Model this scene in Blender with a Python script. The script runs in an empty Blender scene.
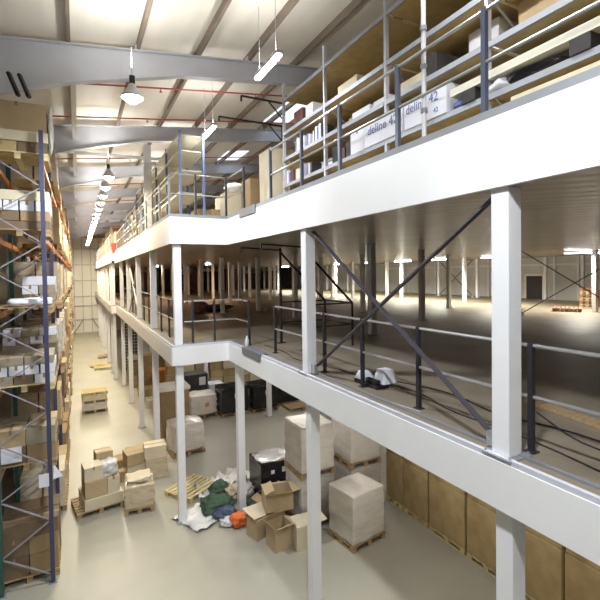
import bpy, bmesh, math, random
from mathutils import Vector, Matrix, noise
random.seed(7)
R = random.Random(11)
H = 6.05                      # camera height above the ground floor
MID = H - 1.70                # surface of the mezzanine's middle floor
MB = H - 2.17                 # underside of its fascia
UB = H + 0.746                # underside of the upper floor
UT = H + 1.384                # top of the upper white fascia
KT = H + 1.46                 # top of the upper kerb
XF, XB, XC = 3.35, 1.95, 1.68 # the three facade planes
YS, YT = 10.42, 26.9          # where the facade steps
YEND = 51.8
col = bpy.context.scene.collection

# ------------------------------------------------------------------ materials
def nt(m):
    m.use_nodes = True
    t = m.node_tree
    return t, t.nodes, t.links, t.nodes['Principled BSDF']
def mat(name, c, rough=.6, metal=0., var=.12, scale=3., c2=None, bump=0., bscale=30., spec=.5, coat=0., stretch=(1,1,1)):
    m = bpy.data.materials.new(name); t, N, L, P = nt(m)
    P.inputs['Roughness'].default_value = rough; P.inputs['Metallic'].default_value = metal
    P.inputs['Specular IOR Level'].default_value = spec; P.inputs['Coat Weight'].default_value = coat
    tc = N.new('ShaderNodeTexCoord'); mp = N.new('ShaderNodeMapping'); L.new(tc.outputs['Object'], mp.inputs[0])
    mp.inputs['Scale'].default_value = stretch
    n = N.new('ShaderNodeTexNoise'); n.inputs['Scale'].default_value = scale; n.inputs['Detail'].default_value = 5
    L.new(mp.outputs[0], n.inputs['Vector'])
    r = N.new('ShaderNodeValToRGB'); a, b = r.color_ramp.elements
    a.position, b.position = .3, .7
    d = c2 if c2 else tuple(x * (1 - var) for x in c)
    a.color = (*d, 1); b.color = (*c, 1)
    L.new(n.outputs['Fac'], r.inputs[0]); L.new(r.outputs[0], P.inputs['Base Color'])
    if bump:
        n2 = N.new('ShaderNodeTexNoise'); n2.inputs['Scale'].default_value = bscale; n2.inputs['Detail'].default_value = 4
        L.new(mp.outputs[0], n2.inputs['Vector'])
        bp = N.new('ShaderNodeBump'); bp.inputs['Strength'].default_value = bump; bp.inputs['Distance'].default_value = .02
        L.new(n2.outputs['Fac'], bp.inputs['Height']); L.new(bp.outputs[0], P.inputs['Normal'])
    return m
def emis(name, c, s):
    m = bpy.data.materials.new(name); t, N, L, P = nt(m)
    P.inputs['Base Color'].default_value = (*c, 1)
    P.inputs['Emission Color'].default_value = (*c, 1); P.inputs['Emission Strength'].default_value = s
    return m
M = dict(
    white=mat('white_paint', (.80, .80, .80), .45, var=.04, scale=1.2),
    column=mat('column_white', (.80, .80, .82), .4, var=.05, scale=2),
    concrete=mat('floor_concrete', (.385, .37, .30), .4, c2=(.33, .31, .25), scale=.7, bump=.03, bscale=6),
    lining=mat('wall_lining', (.90, .87, .78), .55, var=.05, scale=.5),
    walldark=mat('wall_grey_block', (.42, .41, .40), .8, var=.15, scale=2),
    wallgrey=mat('wall_grey_lining', (.66, .65, .62), .7, var=.12, scale=1.2),
    sill=mat('sill_plate', (.15, .15, .16), .5),
    shelfbeam=mat('shelf_beam_grey', (.36, .38, .42), .4, var=.1),
    box_shaded=mat('carton_shaded', (.20, .14, .085), .85, var=.25),  # brown carton darkened to carry the shade inside the left rack
    box_dimmed=mat('carton_pale_shaded', (.36, .31, .22), .8, var=.2),  # paler carton dimmed in its colour for the same rack shade
    roofsheet=mat('roof_sheet', (.86, .82, .74), .5, var=.08, scale=.8, stretch=(4, .3, 1)),
    steel=mat('grey_steel', (.56, .57, .63), .5, var=.12, scale=2),
    steellt=mat('light_grey_steel', (.60, .61, .62), .45, var=.1, scale=2),
    purlin=mat('purlin_brown', (.24, .19, .15), .6, var=.2, scale=3),
    redpipe=mat('red_pipe', (.50, .09, .06), .45),
    kerb=mat('kerb_grey', (.24, .25, .27), .55, var=.1),
    galv=mat('galvanised', (.55, .56, .58), .35, metal=.6, var=.12, scale=8),
    rail=mat('rail_tube', (.50, .50, .51), .3, metal=.6, var=.1, scale=6),
    post=mat('post_dark', (.028, .028, .034), .45, var=.2),
    postblue=mat('post_blue', (.075, .085, .13), .45, var=.15),
    brace=mat('brace_grey', (.085, .08, .095), .45, var=.15),
    black=mat('black_tube', (.015, .014, .016), .4),
    upright=mat('rack_upright', (.06, .06, .12), .45, var=.2, scale=5),
    rackbrace=mat('rack_brace', (.36, .36, .42), .4, metal=.3, var=.15),
    green=mat('rack_green', (.03, .11, .09), .45, var=.2),
    orange=mat('rack_beam_orange', (.62, .22, .04), .45, var=.2, scale=4),
    blueup=mat('shelf_upright_blue', (.16, .22, .45), .45, var=.1),
    cream=mat('cream_shelf', (.74, .72, .60), .5, var=.06),
    chip=mat('chipboard', (.66, .52, .26), .75, c2=(.52, .39, .18), scale=6, bump=.1, bscale=80),
    wood=mat('pallet_wood', (.46, .32, .17), .8, c2=(.30, .20, .10), scale=4, stretch=(1, 8, 8), bump=.2),
    woodlt=mat('pallet_wood_pale', (.66, .56, .30), .8, c2=(.50, .40, .20), scale=4, stretch=(1, 8, 8), bump=.2),
    woodred=mat('pallet_wood_red', (.30, .14, .08), .8, c2=(.18, .08, .05), scale=4, stretch=(1, 8, 8), bump=.2),
    box1=mat('carton_tan', (.50, .38, .22), .8, var=.15, scale=2.5),
    box2=mat('carton_brown', (.36, .25, .13), .8, var=.2, scale=2.5),
    box3=mat('carton_pale', (.66, .58, .42), .75, var=.1, scale=2.5),
    box4=mat('carton_yellow', (.47, .35, .17), .8, c2=(.34, .23, .10), scale=3),
    boxw=mat('carton_white', (.70, .71, .76), .6, var=.06),
    paper=mat('paper_white', (.78, .80, .88), .6, var=.04),
    tape=mat('brown_tape', (.30, .20, .10), .35, var=.1),
    wrapw=mat('wrap_white', (.82, .77, .71), .2, c2=(.70, .64, .57), scale=3, bump=.55, bscale=9, spec=.7, stretch=(1, 1, 3)),
    wrapg=mat('wrap_grey', (.58, .55, .51), .2, c2=(.44, .40, .36), scale=3, bump=.6, bscale=9, spec=.8, stretch=(1, 1, 3)),
    wrapt=mat('wrap_over_tan', (.60, .50, .36), .2, c2=(.46, .37, .24), scale=3, bump=.6, bscale=10, spec=.8, stretch=(1, 1, 3)),
    wrapb=mat('wrap_black', (.012, .012, .014), .22, bump=.6, bscale=8, spec=.6),
    silver=mat('silver_film', (.62, .60, .58), .22, metal=.4, bump=.8, bscale=14),
    film=mat('plastic_sheet', (.66, .66, .64), .25, var=.15, bump=.6, bscale=10, spec=.7),
    clothg=mat('green_cloth', (.06, .11, .06), .8, c2=(.03, .06, .04), scale=8, bump=.5, bscale=20),
    clothr=mat('red_cloth', (.75, .16, .03), .5, bump=.4, bscale=14),
    clothn=mat('navy_film', (.05, .07, .13), .3, bump=.5, bscale=14),
    clothp=mat('tan_paper', (.55, .42, .30), .7, bump=.4, bscale=14),
    cloth_red=mat('red_plastic', (.70, .06, .04), .5),
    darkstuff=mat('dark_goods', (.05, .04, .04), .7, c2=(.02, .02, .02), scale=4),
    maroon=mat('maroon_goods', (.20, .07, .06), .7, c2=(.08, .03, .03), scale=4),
    inkblue=mat('blue_ink', (.10, .14, .42), .5),
    inkorange=mat('orange_label', (.75, .25, .10), .6),
    cable=mat('black_cable', (.02, .02, .02), .5),
    lampcase=mat('lamp_case', (.60, .60, .60), .4),
    bay_on=emis('bay_lamp_glow', (1., .93, .80), 30.),
    tube_on=emis('tube_glow', (.96, .98, 1.), 22.),
)
# middle floor: chipboard panels with seams
def floor_mat():
    m = mat('mezzanine_board', (.27, .228, .17), .5, c2=(.20, .165, .118), scale=1.4, bump=.08, bscale=30)
    return m
M['board'] = floor_mat()
# underside of the upper floor: ribbed coated steel
def ceil_mat():
    m = bpy.data.materials.new('ribbed_soffit'); t, N, L, P = nt(m)
    P.inputs['Roughness'].default_value = .3; P.inputs['Metallic'].default_value = .1
    tc = N.new('ShaderNodeTexCoord')
    n = N.new('ShaderNodeTexNoise'); n.inputs['Scale'].default_value = 1.1; n.inputs['Detail'].default_value = 6
    L.new(tc.outputs['Object'], n.inputs['Vector'])
    r = N.new('ShaderNodeValToRGB'); a, b = r.color_ramp.elements; a.position, b.position = .3, .7
    a.color = (.27, .225, .175, 1); b.color = (.40, .35, .29, 1)
    L.new(n.outputs['Fac'], r.inputs[0]); L.new(r.outputs[0], P.inputs['Base Color'])
    w = N.new('ShaderNodeTexWave'); w.wave_type = 'BANDS'; w.bands_direction = 'DIAGONAL'; w.inputs['Scale'].default_value = 1.7
    mp = N.new('ShaderNodeMapping'); mp.inputs['Scale'].default_value = (.9, 1.0, 0); L.new(tc.outputs['Object'], mp.inputs[0]); L.new(mp.outputs[0], w.inputs['Vector'])
    w.inputs['Distortion'].default_value = .4; w.inputs['Detail'].default_value = 1
    bp = N.new('ShaderNodeBump'); bp.inputs['Strength'].default_value = .16; bp.inputs['Distance'].default_value = .02
    L.new(w.outputs['Fac'], bp.inputs['Height']); L.new(bp.outputs[0], P.inputs['Normal'])
    return m
M['soffit'] = ceil_mat()
def rooflight_mat():
    m = bpy.data.materials.new('rooflight_sheet'); m.use_nodes = True
    N = m.node_tree.nodes; L = m.node_tree.links; N.clear()
    o = N.new('ShaderNodeOutputMaterial'); tr = N.new('ShaderNodeBsdfTranslucent'); tr.inputs[0].default_value = (.85, .88, .92, 1)
    L.new(tr.outputs[0], o.inputs[0]); return m
M['rooflight'] = rooflight_mat()

# ------------------------------------------------------------------ mesh builder
class MB_:
    def __init__(s): s.v = []; s.f = []
    def poly(s, pts, faces):
        k = len(s.v); s.v += [tuple(p) for p in pts]; s.f += [tuple(i + k for i in f) for f in faces]; return s
    def box(s, x0, x1, y0, y1, z0, z1, T=None):
        if x0 > x1: x0, x1 = x1, x0
        if y0 > y1: y0, y1 = y1, y0
        if z0 > z1: z0, z1 = z1, z0
        p = [Vector(q) for q in ((x0,y0,z0),(x1,y0,z0),(x1,y1,z0),(x0,y1,z0),(x0,y0,z1),(x1,y0,z1),(x1,y1,z1),(x0,y1,z1))]
        if T is not None: p = [T @ q for q in p]
        return s.poly(p, [(0,3,2,1),(4,5,6,7),(0,1,5,4),(1,2,6,5),(2,3,7,6),(3,0,4,7)])
    def bar(s, a, b, w, h=None):
        """rectangular bar from a to b"""
        a, b = Vector(a), Vector(b); h = h or w; d = (b - a); l = d.length
        T = Matrix.Translation(a) @ d.to_track_quat('Z', 'Y').to_matrix().to_4x4()
        return s.box(-w/2, w/2, -h/2, h/2, 0, l, T)
    def tube(s, pts, r, n=8):
        pts = [Vector(p) for p in pts]; rings = []; k = len(s.v)
        for i, p in enumerate(pts):
            d = (pts[min(i+1, len(pts)-1)] - pts[max(i-1, 0)]).normalized()
            q = d.to_track_quat('Z', 'Y')
            for j in range(n):
                a = 2*math.pi*j/n; s.v.append(tuple(p + q @ Vector((r*math.cos(a), r*math.sin(a), 0))))
        for i in range(len(pts)-1):
            for j in range(n):
                a = k+i*n+j; b = k+i*n+(j+1) % n; s.f.append((a, b, b+n, a+n))
        s.f.append(tuple(k+j for j in reversed(range(n)))); e = k+(len(pts)-1)*n; s.f.append(tuple(e+j for j in range(n)))
        return s
    def lathe(s, c, prof, n=20):
        k = len(s.v)
        for r, z in prof:
            for j in range(n):
                a = 2*math.pi*j/n; s.v.append((c[0]+r*math.cos(a), c[1]+r*math.sin(a), c[2]+z))
        for i in range(len(prof)-1):
            for j in range(n):
                a = k+i*n+j; b = k+i*n+(j+1) % n; s.f.append((a, b, b+n, a+n))
        return s
    def build(s, name, m, parent=None, bevel=0., smooth=False):
        me = bpy.data.meshes.new(name); me.from_pydata(s.v, [], s.f); me.update()
        bm = bmesh.new(); bm.from_mesh(me); bmesh.ops.recalc_face_normals(bm, faces=bm.faces); bm.to_mesh(me); bm.free()
        me.materials.append(M[m] if isinstance(m, str) else m)
        if smooth: me.polygons.foreach_set('use_smooth', [True]*len(me.polygons))
        o = bpy.data.objects.new(name, me); col.objects.link(o)
        if parent: o.parent = parent
        if bevel:
            b = o.modifiers.new('b', 'BEVEL'); b.width = bevel; b.segments = 2; b.limit_method = 'ANGLE'
        return o
def tag(o, label, cat, group=None, kind=None):
    o['label'] = label
    if cat: o['category'] = cat
    if group: o['group'] = group
    if kind: o['kind'] = kind
    return o
def struct(o, label=None):
    o['kind'] = 'structure'
    if label: o['label'] = label
    return o
def empty(name, loc=(0,0,0), rz=0.):
    o = bpy.data.objects.new(name, None); o.location = loc; o.rotation_euler = (0, 0, rz); o.empty_display_size = .1; col.objects.link(o); return o
def copy_tree(o, parent=None):
    c = o.copy(); col.objects.link(c); c.parent = parent
    for ch in [x for x in KIDS.get(o.name, list(o.children))]: copy_tree(ch, c)
    return c
KIDS = {}
ORD = ['first','second','third','fourth','fifth','sixth','seventh','eighth','ninth','tenth','eleventh','twelfth','thirteenth','fourteenth','fifteenth','sixteenth','seventeenth','eighteenth','nineteenth','twentieth']

# ------------------------------------------------------------------ building shell
def rz_(x):   # roof sheet height
    return H + 4.80 + .12*x if x > -1.6 else H + 4.61 + .12*(-1.6 - x)
XL, XR, YF = -8.5, 24.0, -7.0
struct(MB_().box(XL, XR, YF, YEND, -.2, 0).build('floor', 'concrete'), 'polished concrete ground floor')
struct(MB_().box(XL-.2, XL, YF, YEND, 0, 12.2).build('wall_left', 'walldark'))
struct(MB_().box(XL-.2, XR+.2, YF-.2, YF, 0, 14).build('wall_front', 'lining'))
struct(MB_().box(XL-.2, XR+.2, YEND, YEND+.2, 0, 14).build('wall_back', 'lining'), 'cream lined end wall closing the aisle')
struct(MB_().box(XR, XR+.2, YF, YEND, 0, 14).build('wall_right', 'wallgrey'))
g = MB_()
for x in (-2.6, -1.0, -.35, .45, 1.3, 2.1, 3.4, 4.8): g.box(x-.04, x+.04, YEND-.07, YEND, 0, rz_(x)-.1)
for z in (1.4, 2.9, 3.9, 5.6, 7.3, 9.0): g.box(-4, 3.3, YEND-.09, YEND-.02, z-.04, z+.04)
struct(g.build('trim_1', 'steel'), 'grey rails and posts framing the end wall lining')
g = MB_()
g.bar((-.4, YEND-.12, .1), (.5, YEND-.12, 1.5), .07); g.bar((2.1, YEND-.12, .1), (1.3, YEND-.12, 1.5), .07)
g.box(-.9, 3.2, YEND-.2, YEND-.02, 10.2, 10.5)
struct(g.build('trim_2', 'wood'), 'brown strip and struts on the end wall')
# roof: sheets, leaving a rooflight strip
XA = 13.
def roof_strip(x0, x1, y0, y1, t=.08):
    z0, z1 = rz_(x0+1e-4) if x0 >= -1.6 else rz_(x0), rz_(x1) if x1 != -1.6 else rz_(-1.6-1e-5)
    if x0 >= XA: z0, z1 = rz_(XA)-.12*(x0-XA), rz_(XA)-.12*(x1-XA)
    return [(x0,y0,z0),(x1,y0,z1),(x1,y1,z1),(x0,y1,z0),(x0,y0,z0+t),(x1,y0,z1+t),(x1,y1,z1+t),(x0,y1,z0+t)]
BF = [(0,3,2,1),(4,5,6,7),(0,1,5,4),(1,2,6,5),(2,3,7,6),(3,0,4,7)]
g = MB_()
LX0, LX1 = 6.1, 7.15
for a, b in ((XL-.2, -1.6), (-1.6, LX0), (LX1, XA), (XA, XR+.2)): g.poly(roof_strip(a, b, YF, YEND), BF)
lit = [(12.2, 14.6), (18.6, 20.4)]
ys = [YF] + [v for p in lit for v in p] + [YEND]
for i in range(0, len(ys), 2): g.poly(roof_strip(LX0, LX1, ys[i], ys[i+1]), BF)
struct(g.build('ceiling', 'roofsheet'), 'pale ribbed roof lining')
for i, (a, b) in enumerate(lit):
    struct(MB_().poly(roof_strip(LX0, LX1, a, b, .02), BF).build('window_%d' % (i+1), 'rooflight'), 'translucent rooflight in the roof slope')
# purlins
def lin(x, y0, y1, w, h, off=0):
    return MB_().box(x-w/2, x+w/2, y0, y1, rz_(x)-h-off, rz_(x)-off-.004)
for i, x in enumerate([-5.5, -4.1, -2.7, -.05, 1.25, 2.55, 3.75, 5.0, 6.25, 7.65, 9.0, 10.4]):
    o = lin(x, YF+.05, YEND-.05, .065, .18).build('roof_purlin', 'purlin')
    side = 'left' if x < -1.6 else 'right'
    n = (2-i) if x < -1.6 else i-3
    tag(o, 'dark brown roof purlin running along the aisle, %s one %s of the roof valley' % (ORD[n], side), 'purlin', 'roof purlins')
# portal frames
GY = [-2.0, 3.9, 9.75, 14.9, 20.5, 26.1, 31.7, 37.3, 42.9, 48.5]
def rafter_pts(y):
    """underside and top outline of one portal rafter, in X and z"""
    top = lambda x: rz_(x) - .2 if x > -1.6 else rz_(x) - .2
    bot = [(-1.7, H+3.28), (0., H+3.87), (2.1, H+4.40), (XA, H+4.25+.12*XA)]
    return bot, top
for i, y in enumerate(GY):
    root = empty('portal_frame', (0, y, 0))
    tag(root, 'grey steel roof portal frame with a haunch at the valley, %s from the near end' % ORD[i], 'roof frame', 'portal frames')
    bot, top = rafter_pts(y)
    g = MB_()
    zt = lambda x: rz_(x)-.21
    # web + flanges, right slope
    pts = bot
    tops = [(x, zt(x)) for x, _ in bot]
    k = len(pts)
    V = [(x, -.012, z) for x, z in pts] + [(x, -.012, z) for x, z in tops] + [(x, .012, z) for x, z in pts] + [(x, .012, z) for x, z in tops]
    F = []
    for j in range(k-1):
        F += [(j, j+1, k+j+1, k+j), (2*k+j, 3*k+j, 3*k+j+1, 2*k+j+1)]
    g.poly(V, F)
    for (x0, z0), (x1, z1) in zip(pts[:-1], pts[1:]): g.bar((x0, 0, z0), (x1, 0, z1), .18, .02)
    g.bar((tops[0][0], 0, tops[0][1]), (tops[-1][0], 0, tops[-1][1]), .18, .02)
    g.build('rafter', 'steel', root)
    g = MB_()
    z0 = H+3.28
    V = [(-1.7, -.012, z0), (-8.5, -.012, rz_(-8.5)-.75), (-8.5, -.012, rz_(-8.5)-.21), (-1.7, -.012, H+4.45)]
    V += [(x, .012, z) for x, _, z in V]
    g.poly(V, [(0,1,2,3), (7,6,5,4), (0,4,5,1), (1,5,6,2), (2,6,7,3), (3,7,4,0)])
    g.bar((-1.7, 0, z0), (-8.5, 0, rz_(-8.5)-.75), .18, .02)
    g.build('rafter', 'steel', root)
    if y > 8: MB_().box(-1.8, -1.6, -.1, .1, 0, H+3.4).build('stanchion', 'steel', root)
    # cleats
    if i < 5:
        g = MB_()
        for x in (1.25, 3.75, 6.25): g.box(x-.06, x+.06, -.08, .08, rz_(x)-.21, rz_(x)-.08)
        g.build('cleat', 'steellt', root)
# valley beam / bracing
tag(MB_().box(-.04, .07, 9.95, YEND-.2, rz_(0)-.62, rz_(0)-.5).build('eaves_tie', 'steellt'), 'light grey steel tie running along the aisle at the haunches', 'roof tie')
o = MB_().tube([(-1.6, 15.6, H+3.93), (3.0, 15.6, H+4.06)], .05, 10).build('wind_brace', 'steellt')
tag(o, 'light grey horizontal tube bracing behind the second visible portal frame', 'brace')
o = empty('roof_column', (2.16, 15.15, 0))
tag(o, 'light grey steel column rising from the upper floor behind the left shelving', 'column')
g = MB_(); g.box(-.11, .11, -.1, -.08, KT-.1, H+4.35); g.box(-.11, .11, .08, .1, KT-.1, H+4.35); g.box(-.012, .012, -.08, .08, KT-.1, H+4.35)
g.build('shaft', 'steellt', o); MB_().box(-.16, .16, -.16, .16, KT-.1, KT-.07).build('base_plate', 'kerb', o)
# sprinkler pipes
for i, y in enumerate([11.45, 13.85, 18.75, 24.3, 30.0]):
    root = empty('sprinkler_pipe', (0, y, 0))
    tag(root, 'thin red sprinkler pipe crossing under the roof, %s from the near end' % ORD[i], 'pipe', 'red sprinkler pipes')
    MB_().tube([(-8, 0, rz_(-1.6)-.26), (-1.6, 0, rz_(-1.6)-.26), (12.8, 0, rz_(12.8)-.26)], .022, 8).build('pipe', 'redpipe', root)
    for x in (-.6, 2.0, 4.6, 7.2):
        g = MB_(); g.tube([(x, 0, rz_(x)-.26), (x, 0, rz_(x)-.34)], .012, 6); g.box(x-.03, x+.03, -.03, .03, rz_(x)-.36, rz_(x)-.34); g.build('sprinkler_head', 'redpipe', root)
# small louvre by the left roof
g = MB_()
for i in range(2): g.bar((-1.0+.16*i, 9.15, H+3.62), (-.85+.16*i, 9.05, H+3.2), .07, .05)
tag(g.build('cable_bracket', 'black'), 'dark pair of short bars fixed to the nearest portal haunch at top left', 'bracket')

# ------------------------------------------------------------------ lamps
def hibay(y, first=[None]):
    if first[0] is None:
        root = empty('high_bay_lamp')
        g = MB_(); g.lathe((0,0,0), [(.05,.34),(.07,.33),(.10,.26),(.24,.06),(.255,0.),(.245,0.),(.23,.06),(.09,.25)], 24); g.build('reflector', 'lampcase', root, smooth=True)
        g = MB_(); g.lathe((0,0,0), [(.0,-.13),(.09,-.11),(.17,-.05),(.235,.035),(.235,.04),(0,.04)], 24); g.build('lens', 'bay_on', root, smooth=True)
        g = MB_(); g.box(-.06,.06,-.06,.06,.33,.52); g.build('gear_box', 'post', root)
        g = MB_(); g.tube([(0,0,.52),(0,0,1.2)], .01, 6); g.build('hanger', 'steel', root)
        first[0] = root; r = root; KIDS[root.name] = list(root.children)
    else:
        r = first[0].copy(); col.objects.link(r)
        for ch in KIDS[first[0].name]:
            c = ch.copy(); col.objects.link(c); c.parent = r
    r.location = (.93, y, H+(3.12 if y < 10 else 3.06)); r.scale = (.74, .74, .74) if y < 10 else (.7, .7, .78)
    return r
bays = [-4.6, 1.2, 8.1] + [14.6+1.75*k for k in range(19)]
for i, y in enumerate(bays):
    r = hibay(y)
    where = 'large round one nearest the camera' if i == 2 else (['second behind the camera', 'first behind the camera'][i] if i < 2 else '%s in the long far row' % ORD[i-3] if i-3 < 19 else 'last in the row')
    tag(r, 'glowing high bay lamp hung over the aisle, %s' % where, 'lamp', 'high bay lamps over the aisle')
def area(name, loc, sx, sy, power, c=(1,1,1), rot=(0,0,0), shape='RECTANGLE', spread=180):
    l = bpy.data.lights.new(name, 'AREA'); l.shape = shape; l.size = sx; l.size_y = sy; l.energy = power; l.color = c; l.spread = math.radians(spread)
    o = bpy.data.objects.new(name, l); o.location = loc; o.rotation_euler = rot; col.objects.link(o); return o
for i, y in enumerate(bays):
    if i < 3: area('bay_light', (.93, y, H+2.94), .4, .4, [55, 215, 225][i], (.90, .95, 1.), shape='DISK')
    elif i % 2 == 1: area('bay_light', (.93, y, H+2.88), .4, .4, 130 if y < 25 else 200, (1., .88, .64), shape='DISK')
for i, y in enumerate(bays):
    if i < 3 or i % 3 == 0: area('bay_roof_fill', (.93, y, H+3.66), .3, .3, 26 if i < 3 else 18, (.98, .96, .90), rot=(math.pi, 0, 0), shape='DISK')  # upward fill added above the bay lamps to brighten the roof
def tube_lamp(name, x, y, z, L=1.5, rz=0., ncol='tube_on', drop=0.):
    root = empty(name, (x, y, z), rz)
    MB_().box(-.06, .06, -L/2, L/2, 0, .06).build('casing', 'lampcase', root)
    g = MB_(); g.tube([(-.035, -L/2+.04, -.025), (-.035, L/2-.04, -.025)], .018, 8); g.tube([(.035, -L/2+.04, -.025), (.035, L/2-.04, -.025)], .018, 8)
    g.build('tube', ncol, root)
    if drop:
        for s in (-1, 1): MB_().tube([(0, s*L*.35, .06), (0, s*L*.35, .06+drop)], .006, 6).build('suspension_wire', 'steel', root)
    return root
uy = [3.3, 7.4, 11.4, 15.8, 19.7, 24.1, 28., 31.8, 36., 40., 44.]
for i, y in enumerate(uy):
    r = tube_lamp('strip_light', 3.22, y, H+3.84, 1.1, 0, drop=rz_(3.22)-H-3.84-.1)
    tag(r, 'suspended fluorescent strip light above the upper walkway, %s from the near end' % ORD[i], 'lamp', 'strip lights above the upper walkway')
    area('strip_roof_fill', (3.22, y, H+3.95), .1, 1.1, 14 if i < 5 else 8, (.97, .97, .95), rot=(math.pi, 0, 0))  # extra upward light, added so the roof lining reads brighter
    area('strip_light_glow', (3.22, y, H+3.79), .12, 1.1, 38 if i < 4 else 20, (.97, .98, 1.))
for x in (8.6,):  # extra row of strip lights, added to light the upper floor shelving
    for i, y in enumerate([5, 12, 19, 26]):
        r = tube_lamp('strip_light', x, y, H+4.6, 1.3, 0, drop=rz_(x)-H-4.6-.09)
        tag(r, 'added fluorescent strip light deeper over the upper floor, %s from the near end' % ORD[i], 'lamp', 'added strip lights deeper over the upper floor')
        area('strip_light_glow', (x, y, H+4.55), .12, 1.2, 40, (.98, .98, 1.))
my = [10.1, 14.25, 17.75, 20.9, 24.6, 28.4, 33., 38.]
for i, y in enumerate(my):
    r = tube_lamp('ceiling_batten', 18.1, y, UB-.061, 1.5, math.radians(62) if i == 0 else 0)
    tag(r, 'bright fluorescent batten over the lit far middle floor, %s from near end' % ORD[i], 'lamp', 'battens under the upper floor')
    area('batten_glow', (18.1, y, UB-.12), 1.2, .16, 170, (1., .96, .80), spread=155)
for k, (x, y) in enumerate([(7.4, 27.), (5.2, 33.)]):  # invented battens, put in to warm the dark left part
    area('batten_glow', (x, y, UB-.12), 1., .1, 60, (1., .58, .30))
    r = tube_lamp('ceiling_batten', x, y, UB-.061, 1.0)
    tag(r, 'added dim warm batten under the upper floor in the unlit part, %s' % ['nearer one', 'further one'][k], 'lamp', 'added dim battens under the upper floor')
gl = [(5.2, 6.4), (5.2, 10.3), (5.2, 14.5), (8.6, 12.5), (8.6, 17.), (5.2, 19.5), (5.6, 24.5), (4.0, 30), (10.5, 21.5), (5.2, 2.6), (4, 36), (4, 42)]
for k, (x, y) in enumerate(gl):
    r = tube_lamp('low_batten', x, y, MB+.06, 1.5)
    tag(r, 'fluorescent batten fixed under the middle floor above stored goods, %s of the set' % ORD[k], 'lamp', 'battens under the middle floor')
    area('low_glow', (x, y, MB), .15, 1.4, 21, (1., .96, .88))

# ------------------------------------------------------------------ mezzanine structure
def slab(outline, z0, z1):
    n = len(outline)
    V = [(x, y, z0) for x, y in outline] + [(x, y, z1) for x, y in outline]
    return MB_().poly(V, [tuple(range(n))[::-1], tuple(range(n, 2*n))] + [(i, (i+1) % n, (i+1) % n+n, i+n) for i in range(n)])
I = .06
edge = [(XF+I, YF+.01), (XF+I, YS+I), (XB+I, YS+I), (XB+I, YT+.0), (XC+I, YT), (XC+I, YEND-.01)]
out = [(XR-.02, YF+.01), (XR-.02, YEND-.01)]
o = slab([edge[0], out[0], out[1]] + edge[::-1][:-1], MB+.12, MID)
struct(o.build('floor', 'board'), 'brown board floor of the middle level')
o = slab([edge[0], out[0], out[1]] + edge[::-1][:-1], UB+.004, UB+.12)
struct(o.build('ceiling', 'soffit'), 'ribbed glossy underside of the upper floor')
o = slab([edge[0], out[0], out[1]] + edge[::-1][:-1], UT-.09, UT-.02)
struct(o.build('floor', 'board'), 'board floor of the upper level')
# facade path for fascias (outer face) with small mitres
path = [(XF, YF+.01), (XF, YS), (XB, YS), (XB, YT), (XC, YT), (XC, YEND-.02)]
def offset(path, d):
    """offset to the right hand side (towards the mezzanine) of an axis aligned path"""
    res = []
    for i, (x, y) in enumerate(path):
        dx = dy = 0
        for a, b in ((i-1, i), (i, i+1)):
            if a < 0 or b >= len(path): continue
            ux, uy_ = path[b][0]-path[a][0], path[b][1]-path[a][1]
            if abs(uy_) > abs(ux): dx = d if uy_ > 0 else -d
            else: dy = d if ux < 0 else -d
        res.append((x+dx, y+dy))
    return res
def rounded(path, r=.07, n=4):
    res = [path[0]]
    for i in range(1, len(path)-1):
        p, a, b = Vector(path[i]), Vector(path[i-1]), Vector(path[i+1])
        u = (a-p).normalized()*min(r, (a-p).length*.4); v = (b-p).normalized()*min(r, (b-p).length*.4)
        for k in range(n+1):
            t = k/n; res.append(tuple((p+u)*(1-t)**2 + p*2*t*(1-t) + (p+v)*t*t))
    return res + [path[-1]]
def band(d0, d1, z0, z1, rnd=0.07):
    a, b = offset(path, d0), offset(path, d1)
    if rnd: a = rounded(a, rnd); b = rounded(b, rnd)
    n = len(a)
    V = [(x, y, z0) for x, y in a] + [(x, y, z1) for x, y in a] + [(x, y, z0) for x, y in b] + [(x, y, z1) for x, y in b]
    F = []
    for i in range(n-1): F += [(i, i+1, n+i+1, n+i), (2*n+i+1, 2*n+i, 3*n+i, 3*n+i+1), (n+i, n+i+1, 3*n+i+1, 3*n+i), (i+1, i, 2*n+i, 2*n+i+1)]
    F += [(0, n, 3*n, 2*n), (n-1, 2*n-1+0, 4*n-1, 3*n-1)]
    return MB_().poly(V, F)
struct(band(0, .05, UB, UT, .04).build('trim_3', 'white'), 'deep white fascia along the upper floor edge')
struct(band(-.01, .05, MB, MID-.03, .08).build('trim_4', 'white'), 'white fascia along the middle floor edge')
struct(band(.004, .13, UT, KT, .04).build('trim_5', 'kerb'), 'grey kerb on the upper floor edge')
struct(band(.0, .045, MID-.03, MID+.02, .06).build('trim_6', 'steel'), 'pale edge angle of the middle floor')
struct(band(.17, .21, MID, MID+.025, .06).build('trim_7', 'kerb'), 'grey channel along the middle floor edge')
# grey gate sills
tag(MB_().box(XF-.03, XF+.14, 8.42, 9.38, KT-.17, KT+.012).build('gate_sill', 'sill'), 'dark grey steel sill plate let into the upper fascia', 'sill plate')
tag(MB_().box(XF-.035, XF+.14, 8.25, 9.35, MID-.13, MID+.03).build('gate_sill', 'sill'), 'grey steel sill plate let into the middle floor edge', 'sill plate')

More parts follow.
